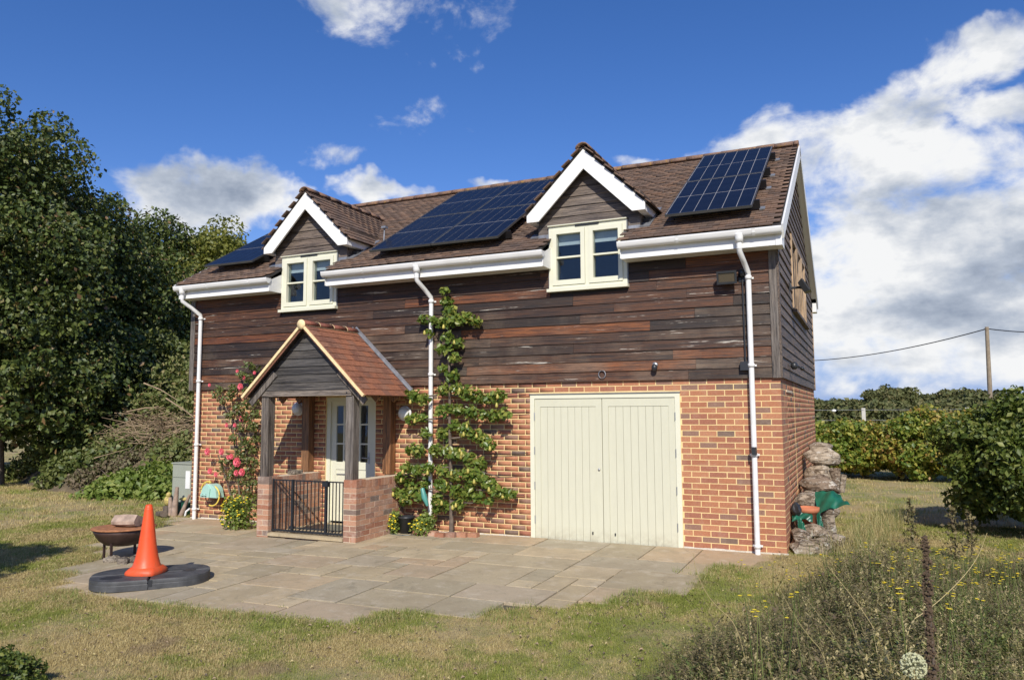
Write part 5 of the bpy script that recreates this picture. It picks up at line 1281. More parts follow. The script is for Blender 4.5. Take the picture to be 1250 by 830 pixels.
mound_cover('brownish purple heather like bush below the feathery green one', 'bush', 'heather_bush', 165, 558, 18.8, 1.25, .45, .42, 4600, .05, m_heather, 46, 22)
mound_cover('brown leafed brush on the crest of the mound in front of the trees', 'brush', 'dead_brush', 145, 495, 23.2, 1.7, .7, .5, 5200, .075, m_heather, 47, 22)
mound_cover('yellow green nettles beside the cabinet at the end of the mound', 'nettles', 'nettle_patch', 222, 575, 17.2, .5, .5, .5, 2600, .08, m_herb, 48, 14)
mound_cover('dull green weeds on the mound slope next to the house wall', 'weeds', 'weed_clump', 222, 540, 19.2, .55, .6, .6, 3400, .07, m_mound, 49, 16)
mound_cover('mixed green and brown cover on the left slope of the mound', 'weeds', 'weed_clump', 70, 540, 23.2, 1.5, .9, .55, 4600, .07, m_mound, 50, 22)
# heap of dry straw coloured sticks
hb = at(196, 20.0); hb[2] = float(mound_h(hb[0], hb[1])); hp = thing('stick_heap', 'heap of straw coloured dry sticks and stems on the mound near the house', 'stick heap', tuple(hb))
mb = MB()
for i in range(520):
    a = rs.uniform(0, 6.28); q = hb+np.array([rs.normal()*.75, rs.normal()*.45, .18+abs(rs.normal())*.22]); q[2] = mound_h(q[0], q[1])+.12+abs(rs.normal())*.24
    ln = rs.uniform(.25, .9); e = rs.uniform(-.5, .6); dv = np.array([math.cos(a)*math.cos(e), math.sin(a)*math.cos(e), math.sin(e)])*ln
    mb.tube([q-dv/2, q+dv/2], [rs.uniform(.006, .014), .005], 4, cap=False)
obj('dry_sticks', mb, m_twig, hp, kind='stuff')
for i, (px_, py_, dx, dz, lb) in enumerate(((196, 478, .9, -.45, 'long bare branch lying across the top of the stick heap'), (178, 500, 1.0, .1, 'bare pale branch lying level on the crest left of the stick heap'), (228, 505, 1.1, -.8, 'thin bare stick sloping down from the heap toward the house'))):
    q = P(px_, py_, y=float(hb[1])); q[2] = max(q[2], float(mound_h(q[0], q[1]))+.15); e = np.array([CR[0], CR[1], 0])*dx*.5
    o = obj('dead_branch', MB().tube([tuple(q-e-np.array([0, 0, dz*.5])), tuple(q+np.array([0, 0, .05])), tuple(q+e+np.array([0, 0, dz*.5]))], [.022, .018, .008], 6), m_twig, origin=tuple(q)); meta(o, lb, 'branch')
# ================================================================ PEAR ESPALIER
Yp = -.16
pear = thing('pear_tree', 'espaliered pear tree trained up the wall beside the middle downpipe', 'fruit tree', tuple(P(551, 655, y=-.22)))
def F(px, py, y=Yp): return P(px, py, y=y)
tr = [(551, 652), (551, 610), (550, 560), (549, 520), (549, 480), (548, 440), (547, 405), (545, 372), (543, 352)]
obj('trunk', MB().tube([F(*p) for p in tr], [.035, .03, .026, .024, .02, .017, .013, .01, .005], 8), m_bark, pear)
arms = [[(549, 480), (520, 484), (500, 486)], [(549, 482), (585, 488), (612, 487)], [(549, 502), (580, 505), (618, 507)], [(549, 510), (520, 512), (503, 511)], [(550, 535), (585, 532), (600, 540)], [(550, 545), (520, 548), (498, 548)],
        [(550, 570), (520, 572), (485, 578)], [(550, 575), (585, 575), (610, 582)], [(551, 595), (520, 597), (480, 602)], [(551, 597), (590, 598), (625, 602)], [(546, 392), (560, 390), (584, 392)], [(546, 395), (530, 390), (512, 390)], [(551, 612), (575, 614), (600, 612)], [(547, 425), (560, 420), (565, 418)]]
for a in arms: obj('branch', MB().tube([F(*p) for p in a], [.016, .012, .006], 6, cap=False), m_bark, pear)
CL = [(543, 355, 6), (545, 368, 8), (549, 380, 9), (546, 392, 10), (558, 390, 9), (571, 388, 9), (582, 393, 8), (518, 390, 8), (530, 391, 6), (524, 407, 6), (538, 394, 8), (546, 412, 9), (559, 418, 8), (539, 427, 8), (549, 424, 8), (555, 436, 8), (541, 450, 7), (552, 458, 9), (541, 475, 9), (556, 474, 9),
      (570, 480, 11), (583, 484, 10), (597, 486, 9), (608, 484, 10), (507, 484, 10), (518, 487, 8), (500, 481, 7), (538, 502, 9), (560, 500, 9), (575, 503, 10), (590, 506, 8), (604, 508, 9), (616, 505, 8), (503, 511, 9), (516, 511, 8), (519, 530, 8), (541, 530, 10), (555, 520, 9), (568, 525, 10), (580, 532, 10), (592, 538, 10), (598, 544, 8),
      (502, 548, 9), (512, 551, 10), (533, 550, 10), (548, 552, 9), (560, 555, 10), (573, 560, 10), (585, 566, 9), (497, 570, 8), (508, 574, 10), (522, 572, 9), (488, 583, 9), (480, 600, 8), (492, 604, 9), (505, 600, 9), (519, 590, 8), (540, 575, 10), (555, 580, 10), (570, 578, 10), (585, 582, 10), (597, 590, 10), (605, 600, 9), (616, 604, 8), (625, 603, 7), (540, 592, 10), (556, 600, 10), (572, 602, 10), (586, 608, 8), (560, 615, 9), (535, 610, 9), (534, 622, 7), (512, 606, 8), (495, 612, 7), (547, 618, 7), (575, 592, 9), (550, 498, 7), (500, 590, 7), (478, 608, 6), (598, 612, 6)]
rs = np.random.RandomState(60); cs = []; rr_ = []; pr_ = []
for px_, py_, r_ in CL:
    q = F(px_, py_, Yp-rs.uniform(-.02, .10)); m_ = 1/95.; cs.append(q); k = r_*m_*1.2; rr_.append((k, .10, k*.85)); pr_.append(int(88*(r_/9)**2))
P_, O_ = clumps(cs, rr_, pr_, rs, .15); P_[:, 1] = np.minimum(P_[:, 1], -.03)
addmesh('foliage', leaf_mesh('pear_foliage', P_, .047, m_pear, rs, O_*.4+np.array([.2, -.75, .2]), elong=1.6, droop=.6), pear)
mb = MB()
m_fruit = plain('yellow_green_pear', (.42, .36, .08), .5, var=.25, scale=20)
for i in range(60):
    q = P_[rs.randint(len(P_))]; mb.lathe([(0, .03), (.010, .024), (.018, .0), (.023, -.02), (.018, -.038), (0, -.044)], (q[0], q[1]-.04, q[2]-.02), 7)
obj('pears', mb, m_fruit, pear, kind='stuff')
for px0, py0, px1, py1 in ((598, 482, 642, 479), (600, 505, 646, 503), (580, 555, 645, 553), (600, 580, 638, 579), (610, 604, 640, 604), (575, 530, 590, 531)):
    obj('training_wire', MB().tube([P(px0, py0, y=-.05), P(px1, py1, y=-.04)], .005, 5), m_black, pear)
# ================================================================ CLIMBING ROSE
rose = thing('climbing_rose', 'climbing rose with pink flowers on the wall left of the porch', 'rose', tuple(P(290, 632, y=-.2)))
for a in ([(295, 632), (292, 600), (288, 560), (284, 520), (290, 480), (300, 450)], [(300, 632), (305, 590), (300, 550), (290, 520), (270, 490), (262, 475)], [(292, 630), (280, 600), (275, 580), (266, 555)]):
    obj('stem', MB().tube([P(*p, y=-.12) for p in a], [.018, .015, .012, .010, .008, .005][:len(a)], 6, cap=False), m_bark, rose)
CR_ = [(304, 446, 7), (311, 449, 7), (296, 458, 7), (304, 462, 8), (285, 474, 8), (268, 475, 7), (263, 482, 6), (272, 488, 7), (283, 484, 8), (302, 478, 7), (310, 490, 8), (303, 495, 8), (313, 505, 7), (290, 498, 9), (281, 507, 8), (300, 510, 9), (308, 520, 9), (293, 523, 8), (311, 535, 8), (285, 535, 7), (298, 540, 9), (308, 548, 8), (292, 553, 9), (281, 560, 8), (301, 560, 9), (312, 565, 7), (272, 564, 7), (290, 572, 9), (303, 577, 9), (281, 580, 8), (296, 588, 8), (309, 590, 7), (302, 600, 7), (270, 575, 5), (288, 600, 6), (310, 605, 6)]
rs = np.random.RandomState(61); cs = []; rr_ = []; pr_ = []
for px_, py_, r_ in CR_: q = P(px_, py_, y=-.14-rs.uniform(-.03, .12)); k = r_/80.; cs.append(q); rr_.append((k, .12, k)); pr_.append(int(64*(r_/8)**2))
P_, O_ = clumps(cs, rr_, pr_, rs, .1); P_[:, 1] = np.minimum(P_[:, 1], -.03)
addmesh('foliage', leaf_mesh('rose_foliage', P_, .038, m_rose, rs, O_*.4+np.array([.2, -.6, .25]), elong=1.4), rose)
for px_, py_, r_ in ((254, 551, .06), (271, 551, .055), (290, 564, .075), (296, 576, .06), (289, 577, .05), (283, 557, .045), (264, 579, .04), (257, 575, .05), (295, 511, .045), (294, 472, .055), (287, 519, .035), (277, 519, .035), (279, 558, .04), (298, 461, .03), (290, 453, .03), (311, 455, .03), (256, 470, .03)):
    q = P(px_, py_, y=-.24); rr = random.Random(px_*py_); mb = MB()
    for ring_i, (rk, zk) in enumerate(((1., 0), (.72, .3), (.42, .5))):
        for j in range(6):
            a = j*math.pi/3+ring_i*.5; c_ = Vector((math.cos(a)*rk*r_*.6, -zk*r_, math.sin(a)*rk*r_*.6)); t_ = Vector((math.cos(a), -.5, math.sin(a))).normalized(); s_ = Vector((-math.sin(a), 0, math.cos(a))); w_ = r_*.5*(.5+rk*.5)
            o_ = Vector(q); mb.add([o_+c_-s_*w_*.6, o_+c_+t_*w_*.1-s_*w_, o_+c_+t_*w_*1.1-s_*w_*.5, o_+c_+t_*w_*1.1+s_*w_*.5, o_+c_+t_*w_*.1+s_*w_, o_+c_+s_*w_*.6], [(0, 1, 2, 3, 4, 5)])
    mb.sphere(q, r_*.4, 8, 5); obj('rose_flower', mb, m_pink, rose)
# ================================================================ LOW FLOWERING PLANTS BY THE WALL
def lowbush(label, px, py, yv, wpx, hpx, n, ls, mat_, nfl, seed, name='flowering_shrub', cat='shrub', fsize=.016, flm=None):
    rs = np.random.RandomState(seed); b = PG(px, py+hpx/2.); sc = 1/85.
    t = thing(name, label, cat, (b[0], b[1], b[2])); cx_ = np.array([b[0], b[1], b[2]+hpx*sc*.5])
    k = 14; cl = cx_+rs.uniform(-1, 1, (k, 3))*np.array([wpx*sc*.3, .12, hpx*sc*.28]); R_ = rs.uniform(.25, .42, k)*hpx*sc
    P_, O_ = clumps(cl, np.c_[R_, R_*.7, R_], [n//k]*k, rs, .3); P_[:, 2] = np.maximum(P_[:, 2], b[2]+.01)
    addmesh('foliage', leaf_mesh(name, P_, ls, mat_, rs, O_+np.array([0, -.4, .3])), t)
    if nfl:
        mb = MB(); idx = rs.choice(len(P_), nfl*4)
        idx = sorted(idx, key=lambda i: P_[i][1]-P_[i][2]*.5)[:nfl]
        for i in idx: mb.sphere(P_[i]+np.array([.01, -.03, .02]), (fsize, fsize, fsize*.6), 6, 4, None, False)
        obj('flowers', mb, flm or m_yellow, t, kind='stuff')
    return t
lowbush('leafy shrub with small yellow flowers at the foot of the climbing rose', 290, 625, 0, 44, 46, 1500, .035, m_herb, 60, 71)
lowbush('yellow flowered plant against the low porch wall left of the dark pot', 478, 635, 0, 26, 34, 800, .03, m_herb, 30, 72)
lowbush('leafy plant growing out of the dark pot by the middle downpipe', 496, 627, 0, 20, 28, 420, .035, m_pear, 0, 73, 'potted_plant', 'plant')
lowbush('yellow flowered plant between the dark pot and the pear trunk', 520, 640, 0, 30, 30, 900, .03, m_herb, 18, 74)
lowbush('bare leggy plant in shade inside the porch on its left side', 343, 560, 0, 22, 60, 160, .03, m_rose, 0, 75, 'porch_plant', 'plant')
lw = obj('wall_top_stone', MB().box((-7.30, -.62, PH+.004), (-7.16, -.42, PH+.05)), m_rock, origin=(-7.23, -.52, PH+.004)); meta(lw, 'small grey stone lying on the low porch wall behind the gate', 'stone')
# ================================================================ SCATTER (geometry nodes) FOR GRASS AND WEEDS
def blade_clump(name, n, h, w_, spread, rs, m, lean=.5, leaves=0, lf=1.):
    V = []; F = []
    for i in range(n):
        a = rs.uniform(0, 6.28); bx_, by_ = rs.normal(size=2)*spread; hh = h*rs.uniform(.5, 1.15); ln = rs.uniform(.1, lean)*hh; ww = w_*rs.uniform(.7, 1.3)
        dx, dy = math.cos(a), math.sin(a); sx, sy = -dy*ww/2, dx*ww/2; o = len(V)
        V += [(bx_-sx, by_-sy, -.01), (bx_+sx, by_+sy, -.01), (bx_+dx*ln*.4+sx*.7, by_+dy*ln*.4+sy*.7, hh*.6), (bx_+dx*ln*.4-sx*.7, by_+dy*ln*.4-sy*.7, hh*.6), (bx_+dx*ln, by_+dy*ln, hh)]
        F += [(o, o+1, o+2, o+3), (o+3, o+2, o+4)]
        for j in range(leaves):
            t_ = rs.uniform(.25, 1.); q = np.array([bx_+dx*ln*t_*t_, by_+dy*ln*t_*t_, hh*t_]); b2 = rs.uniform(0, 6.28); l2 = h*rs.uniform(.016, .042)*lf
            d2 = np.array([math.cos(b2), math.sin(b2), rs.uniform(-.2, .9)])*l2; s2 = np.array([-math.sin(b2), math.cos(b2), 0])*l2*.28; o = len(V)
            V += [tuple(q), tuple(q+d2*.5+s2), tuple(q+d2), tuple(q+d2*.5-s2)]; F += [(o, o+1, o+2, o+3)]
    me = bpy.data.meshes.new(name); me.from_pydata(V, [], F); me.update(); me.materials.append(m)
    return bpy.data.objects.new(name, me)
def scatter(name, pts, scale, variants, kind='stuff'):
    me = bpy.data.meshes.new(name); n = len(pts); me.vertices.add(n); me.vertices.foreach_set('co', np.ascontiguousarray(pts, dtype=np.float32).ravel())
    rs = np.random.RandomState(n % 999)
    for nm, ty, arr in (('sc', 'FLOAT', scale.astype(np.float32)), ('rot', 'FLOAT', rs.uniform(0, 6.28, n).astype(np.float32)), ('idx', 'INT', rs.randint(0, len(variants), n).astype(np.int32))):
        at_ = me.attributes.new(nm, ty, 'POINT'); at_.data.foreach_set('value', arr)
    o = bpy.data.objects.new(name, me); place(o, Matrix.Identity(4)); o['kind'] = kind
    g = bpy.data.node_groups.new(name, 'GeometryNodeTree'); g.interface.new_socket('Geometry', in_out='INPUT', socket_type='NodeSocketGeometry'); g.interface.new_socket('Geometry', in_out='OUTPUT', socket_type='NodeSocketGeometry')
    N_ = g.nodes; L_ = g.links; gi = N_.new('NodeGroupInput'); go = N_.new('NodeGroupOutput'); gj = N_.new('GeometryNodeGeometryToInstance')
    for v in variants[::-1]:
        oi = N_.new('GeometryNodeObjectInfo'); oi.inputs['Object'].default_value = v; oi.inputs['As Instance'].default_value = False; L_.new(oi.outputs['Geometry'], gj.inputs[0])
    ip = N_.new('GeometryNodeInstanceOnPoints'); ip.inputs['Pick Instance'].default_value = True
    def na(nm, ty):
        a = N_.new('GeometryNodeInputNamedAttribute'); a.data_type = ty; a.inputs[0].default_value = nm; return a.outputs[0]
    cx_ = N_.new('ShaderNodeCombineXYZ'); L_.new(na('rot', 'FLOAT'), cx_.inputs[2])
    L_.new(gi.outputs[0], ip.inputs['Points']); L_.new(gj.outputs[0], ip.inputs['Instance']); L_.new(na('idx', 'INT'), ip.inputs['Instance Index'])
    L_.new(cx_.outputs[0], ip.inputs['Rotation']); L_.new(na('sc', 'FLOAT'), ip.inputs['Scale']); L_.new(ip.outputs[0], go.inputs[0])
    md = o.modifiers.new('scatter', 'NODES'); md.node_group = g; return o
def in_view(x, y, z=0., m=40):
    v = np.stack([x, y, np.zeros_like(x)+z], 1)-CC; dd = v@CF; u = 625+FPX*(v@CR)/dd; w_ = 415-FPX*(v@CU)/dd
    return (dd > .3) & (u > -m) & (u < 1250+m) & (w_ < 830+m*2.5), dd
def lownoise(x, y, s, seed):
    rs = np.random.RandomState(seed); r = 0
    for i in range(6):
        a = rs.uniform(0, 6.28); k = s*rs.uniform(.6, 1.8); r = r+np.sin((x*math.cos(a)+y*math.sin(a))*k+rs.uniform(0, 6.28))
    return r/6
rs = np.random.RandomState(90)
PIN = [(a*.985-.07, b*.972) for a, b in PATIO]
def lawn_points(n, x0, x1, y0, y1, dens):
    x = rs.uniform(x0, x1, n); y = rs.uniform(y0, y1, n); ok, dd = in_view(x, y)
    keep = ok & ~inpoly(x, y, PIN) & (rs.uniform(0, 1, n) < dens(dd)) & ~((x > -10.1) & (x < .02) & (y > -.02) & (y < 7)) & (mound_h(x, y) < .25)
    for (sx0, sy0, sx1, sy1) in SLABRECT: keep &= ~((x > sx0+.02) & (x < sx1-.02) & (y > sy0+.03) & (y < sy1))
    keep &= ~((x > -1.2) & (x < .1) & (y > -.06) & (y < .1))
    x, y = x[keep], y[keep]; return np.c_[x, y, Gn(x, y)+.016]
lv = [blade_clump('lawn_tuft', 12, .028, .0035, .030, np.random.RandomState(i), m_grass, 1.4) for i in range(4)]
p1 = lawn_points(330000, -12, 5, -7.5, 3.5, lambda d: np.clip(1.45-d/13, .2, 1))
t_ = lownoise(p1[:, 0], p1[:, 1], 2.2, 5); _, d1 = in_view(p1[:, 0], p1[:, 1]); scatter('lawn_grass', p1, rs.uniform(.45, 1.0, len(p1))*(1+.35*t_)*np.clip(d1/5.2, 1, 2.3), lv)
lv2 = [blade_clump('field_tuft', 12, .06, .010, .09, np.random.RandomState(i+9), m_grass, 1.2) for i in range(4)]
p2 = lawn_points(60000, -48, 22, 1, 34, lambda d: np.clip(1.5-d/30, .1, 1))
p2b = lawn_points(26000, -34, -10, -8, 8, lambda d: np.clip(1.3-d/30, .1, 1)); p2 = np.r_[p2, p2b]
scatter('far_lawn_grass', p2, rs.uniform(.5, 1.1, len(p2)), lv2)
# greener, longer grass fringing the patio
fr = []
for i in range(len(PATIO)-1):
    a = np.array(PATIO[i]); b_ = np.array(PATIO[i+1]); n_ = int(np.linalg.norm(b_-a)*190); t_ = rs.uniform(0, 1, n_)[:, None]; q = a+(b_-a)*t_+rs.normal(size=(n_, 2))*np.array([.14, .14])+np.array([.0, -.05]); fr.append(q)
fr = np.concatenate(fr); fr = fr[(fr[:, 1] < -.15) & (fr[:, 1] > -4.95) & (lownoise(fr[:, 0], fr[:, 1], 4, 3) > -.12)]
kp = np.ones(len(fr), bool)
for (sx0, sy0, sx1, sy1) in SLABRECT: kp &= ~((fr[:, 0] > sx0+.05) & (fr[:, 0] < sx1-.05) & (fr[:, 1] > sy0+.06) & (fr[:, 1] < sy1-.0))
fr = fr[kp]
ev = [blade_clump('edge_tuft', 10, .07, .005, .03, np.random.RandomState(i+20), m_strongreen, 1.1) for i in range(4)]
scatter('patio_edge_grass', np.c_[fr, Gn(fr[:, 0], fr[:, 1])+.014], rs.uniform(.4, 1.05, len(fr)), ev)
# green tufts here and there on the lawn
gp_ = lawn_points(26000, -12, 3, -7, 2, lambda d: np.clip(1.3-d/12, .15, 1)); gp_ = gp_[lownoise(gp_[:, 0], gp_[:, 1], 3.2, 8) > .16]
scatter('green_lawn_tufts', gp_, rs.uniform(.3, .75, len(gp_)), ev)
# dry fallen leaves and pale grit on the lawn
dl = lawn_points(7000, -10, 2, -7, 0, lambda d: np.clip(1.3-d/12, .1, 1))
def fleck(nm, s, m): 
    me = bpy.data.meshes.new(nm); me.from_pydata([(-s, 0, .02), (0, -s*.5, .03), (s, 0, .022), (0, s*.55, .035)], [], [(0, 1, 2), (0, 2, 3)]); me.materials.append(m); return bpy.data.objects.new(nm, me)
scatter('lawn_litter', dl, rs.uniform(.4, 1.2, len(dl)), [fleck('fleck', .018, m_twig), fleck('fleck', .014, m_drygrass), fleck('fleck', .012, m_bark)])
# joint weeds and dirt on the patio
# ================================================================ WEED BED AT THE RIGHT FRONT
def weed_density(x, y):
    a = (y+5.6-(x+.75)*1.55); 
    return a
n_ = 27000; x = rs.uniform(-1.2, 5.0, n_); y = rs.uniform(-7.6, -.2, n_); ok, dd = in_view(x, y, 0, 60)
edge = -1.75+.0*x; 
# the bed lies right of a line running from the near bottom edge towards the gable corner
lx = np.interp(y, [-7.6, -5.2, -4.2, -3.2, -2.2, -1.2, -.2], [-.62, -.56, -.48, -.25, .15, .65, 1.4])+.24*lownoise(y, x, 3, 4)
ok &= (x > lx) & (dd > 1.9)
x, y = x[ok], y[ok]; fade = np.clip((x-lx[ok])/.6, .25, 1); yf = np.clip((-y-.1)/1.0, .35, 1)
keep = rs.uniform(0, 1, len(x)) < .62; x, y, fade, yf = x[keep], y[keep], fade[keep], yf[keep]
hs_ = fade*yf*(.8+.35*lownoise(x, y, 2.5, 6))*np.clip(1.1-.12*np.maximum(x-1.5, 0), .7, 1.1)
wv = [blade_clump('weed_stem', 6, .58, .0045, .05, np.random.RandomState(i+40), m_weed if i else m_drygrass, (.35, .9, .6, 1.1, .4, .8)[i], 30, (1, 1.5, .8, 1.2, 1, 1.7)[i]) for i in range(6)]+[blade_clump('weed_leafy', 8, .44, .005, .06, np.random.RandomState(i+50), m_weedg, (.4, .9, .7, 1.2, .5)[i], 26, (1.2, 2.2, 1.5, 1., 2.4)[i]) for i in range(5)]
scatter('weed_bed', np.c_[x, y, Gn(x, y)], hs_*rs.uniform(.6, 1.2, len(x)), wv)
uv = [blade_clump('weed_undergrowth', 9, .24, .008, .09, np.random.RandomState(i+70), m_under, 1.0, 20) for i in range(4)]; scatter('weed_undergrowth', np.c_[x, y, Gn(x, y)], hs_*rs.uniform(.7, 1.3, len(x)), uv)
gk = rs.uniform(0, 1, len(x)) < .35; sv = [blade_clump('straw_tuft', 14, .30, .004, .06, np.random.RandomState(i+60), m_drygrass if i else m_weedg, 1.0) for i in range(4)]
scatter('weed_bed_grass', np.c_[x[gk], y[gk], Gn(x[gk], y[gk])], rs.uniform(.4, 1.1, gk.sum())*fade[gk], sv)
# straw grass by the rocks and gable foot
n_ = 1500; x = rs.uniform(-.5, 1.8, n_); y = rs.uniform(-.9, 4.2, n_); ok = (x > .50+.12*y-.3*(y < .3)) & (x < 1.0+.12*y) | ((y < -.05) & (x > -.25) & (x < 1.0)); kk = ok & (rs.uniform(0, 1, n_) < .8)
scatter('straw_grass_by_rocks', np.c_[x[kk], y[kk], Gn(x[kk], y[kk])], rs.uniform(.5, 1.35, kk.sum())*np.where(y[kk] < -.05, .35, 1), sv)
# yellow flowers standing over the bed
def flower_stalk(px, py, dist, label=None, n=4, seed=0):
    rr = random.Random(seed); r_ = ray(px, py); q = CC+r_*dist; g = G(q[0], q[1]); return q, g
mb = MB(); mf = MB()
for i in range(120):
    rr = random.Random(500+i); px_ = rr.choice([rr.uniform(900, 1245), rr.uniform(1080, 1245)]); py_ = 665+abs(rr.gauss(0, 34))+(20 if px_ < 1000 else 0); dist = rr.uniform(5.4, 8.6) if py_ < 720 else rr.uniform(3.6, 5.)
    q = CC+ray(px_, py_)*dist
    if q[2] < .15 or q[2] > 1.05: q = CC+ray(px_, py_)*(CC[2]-.55)/max(.05, -ray(px_, py_)[2])
    g_ = G(q[0], q[1]); sw_ = rr.uniform(-.15, .15); mb.tube([(q[0]+sw_, q[1]+.05, g_), (q[0]+sw_*.4, q[1], (g_+q[2])/2), tuple(q)], [.004, .003, .002], 4, cap=False)
    for j in range(rr.randint(1, 4)):
        c_ = q+np.array([rr.uniform(-.025, .025), rr.uniform(-.02, .02), rr.uniform(-.02, .02)]); mf.lathe([(0, 0), (.013, .006), (.0, .004)], c_, 5, smooth=False)
fs = thing('ragwort', 'scattered yellow flower heads on thin stalks above the weed bed', 'wild flowers', (2.0, -3.5, -.04)); fs['kind'] = 'stuff'
obj('stalks', mb, m_weedg, fs, kind='stuff'); obj('flower_heads', mf, m_yellow, fs, kind='stuff')
# dock spike, allium head, bare stems
dq = CC+ray(1131, 700)*3.55; g_ = G(dq[0], dq[1])
dock = thing('dock_spike', 'tall dark brown seed spike standing up in the weed bed above the round seed head', 'seed spike', (dq[0], dq[1], g_))
ztop_ = float((CC+ray(1129, 655)*3.55)[2]); obj('stem', MB().tube([(dq[0]+.02, dq[1], g_), (dq[0]+.01, dq[1], (g_+ztop_)/2), (dq[0], dq[1], ztop_)], [.008, .007, .003], 6), m_bark, dock)
mb = MB(); rr = random.Random(9)
for i in range(900):
    t_ = rr.uniform(0, 1); z = g_+.10+(ztop_-g_-.10)*t_; a = rr.uniform(0, 6.28); R_ = (.042-.025*t_)*rr.uniform(.3, 1.15)*(.72+.28*math.sin(z*60+2*math.sin(z*23))); mb.sphere((dq[0]+R_*math.cos(a), dq[1]+R_*math.sin(a), z), (.0075, .0075, .006), 5, 3, None, False)
obj('seeds', mb, m_seed, dock, kind='stuff')
for px_, py_, lb, dd_ in ((1110, 640, 'slim grey brown weed spike rising over the lawn behind the dark seed spike', 9.2), (1162, 650, 'dry branching weed below the glossy shrub beside the lawn', 9.0), (1182, 655, 'dry brown weed stalk nearest the glossy shrub base', 8.8)):
    q = CC+ray(px_, py_-32)*dd_; g_ = G(q[0], q[1]); q2 = (q[0], q[1], g_); tt = thing('dry_weed', lb, 'weed', q2, 'dry weeds by the glossy shrub')
    obj('stalk', MB().tube([q2, (q[0]+.02, q[1], (g_+q[2])/2), tuple(q)], [.012, .009, .004], 5), m_weed, tt)
    rs2 = np.random.RandomState(int(px_)); k = 240; h_ = rs2.uniform(.15, 1, k); C_ = np.c_[q[0]+rs2.normal(size=k)*.09*(1.1-h_), q[1]+rs2.normal(size=k)*.09*(1.1-h_), g_+(q[2]-g_)*h_]; addmesh('seed_leaves', leaf_mesh('dry_weed_leaves', C_, .028, m_weed, rs2, None), tt)
aq = CC+ray(1115, 812)*3.0; g_ = G(aq[0], aq[1])
al = thing('allium_seed_head', 'round pale green allium seed head at the bottom of the weed bed', 'seed head', (aq[0], aq[1], g_))
obj('stem', MB().tube([(aq[0]+.08, aq[1]-.02, g_), (aq[0]+.05, aq[1], g_+.2), tuple(aq)], .006, 6), m_drygrass, al)
mb = MB(); dv = rnd_dirs(260, np.random.RandomState(5)); mpale = plain('pale_seed_green', (.50, .50, .30), .7, var=.2, scale=40)
for d_ in dv: r_ = .046; mb.tube([aq+d_*.006, aq+d_*r_], [.0006, .0008], 3, cap=False); mb.sphere(aq+d_*r_, (.0042, .0042, .0042), 5, 3, None, False)
obj('seeds', mb, mpale, al, kind='stuff')
for i, (pts, dd_, lb) in enumerate((([(846, 675), (850, 700), (868, 735), (905, 765)], 4.6, 'single curved straw coloured stalk leaning over the patio end'), ([(945, 705), (960, 735), (985, 775), (1010, 800)], 4.0, 'long bare yellowish stalk arching left in the weed bed'), ([(1010, 690), (1050, 740), (1075, 780), (1090, 815)], 4.0, 'straight bare stalk slanting through the middle of the weed bed'), ([(1205, 650), (1190, 690), (1140, 740), (1100, 765)], 4.4, 'long bare stalk slanting right across the weed bed under the shrub'))):
    Q = [CC+ray(*p)*dd_ for p in pts]; Q[-1][2] = G(Q[-1][0], Q[-1][1]) if Q[-1][2] < .4 else Q[-1][2]; e = Q[-1].copy(); e[2] = G(e[0], e[1]); Q.append(e+np.array([.05, 0, 0]))
    Q = np.array(Q)
    for _ in range(3): Q = np.concatenate([Q[:1]]+[np.stack([Q[j]*.75+Q[j+1]*.25, Q[j]*.25+Q[j+1]*.75]) for j in range(len(Q)-1)]+[Q[-1:]])
    o = obj('bare_stalk', MB().tube([tuple(p) for p in Q], list(np.linspace(.0012, .0034, len(Q))), 5), m_drygrass, origin=tuple(Q[-1])); meta(o, lb, 'stalk')
# ================================================================ HEDGES, SHRUB, FAR TREES, POLE AT THE RIGHT
def bush(name, label, cat, base, c, r, mat_, ls, ncl, per, cr, seed, group=None, zmin=.1): return tree(name, label, cat, tuple(base), 2, c, r, mat_, ls, ncl, per, cr, seed, group, .05, zmin=zmin)
sb = at(1244, 11.0, 0); bush('glossy_shrub', 'large dark green glossy shrub at the right edge beyond the weed bed', 'shrub', sb, (sb[0]+.12, sb[1], .98), (1.12, 1.1, .95), m_shrub, .052, 240, 200, .27, 80, None, .12)
hs2 = [(1012, 20.5, 1.15, 1.0, 'green leaved bramble bush against the far end of the gable wall'), (1052, 20.3, 1.1, .92, 'yellowing bramble bush just below the white fence post'), (1092, 20.0, 1.1, .98, 'orange tinged bramble bush in the middle of the hedge behind the lawn'), (1130, 19.4, 1.1, 1.08, 'tall yellow green bramble bush beside the glossy shrub'), (1172, 19.0, 1.2, 1.15, 'bramble bush mostly hidden behind the glossy shrub'), (1225, 18.6, 1.3, 1.15, 'bramble bush behind the glossy shrub at the right edge'), (968, 21, 1.1, 1.0, 'bramble bush hidden behind the house corner')]
m_h2 = mat('green_bramble_leaf', leaf_fn([(0, (.09, .15, .025)), (.4, (.17, .23, .04)), (.75, (.28, .31, .06)), (1, (.44, .38, .09))], .3), .45)
for i, (px_, dd_, rx, hz_, lb) in enumerate(hs2):
    b = at(px_, dd_); bush('bramble_bush', lb, 'bush', b, (b[0], b[1], hz_*.80), (rx, .95, hz_*.72), m_h2 if i in (0, 3, 6) else m_hedge, .072, 85, 150, .32, 90+i, 'bramble hedge behind the lawn', .1)
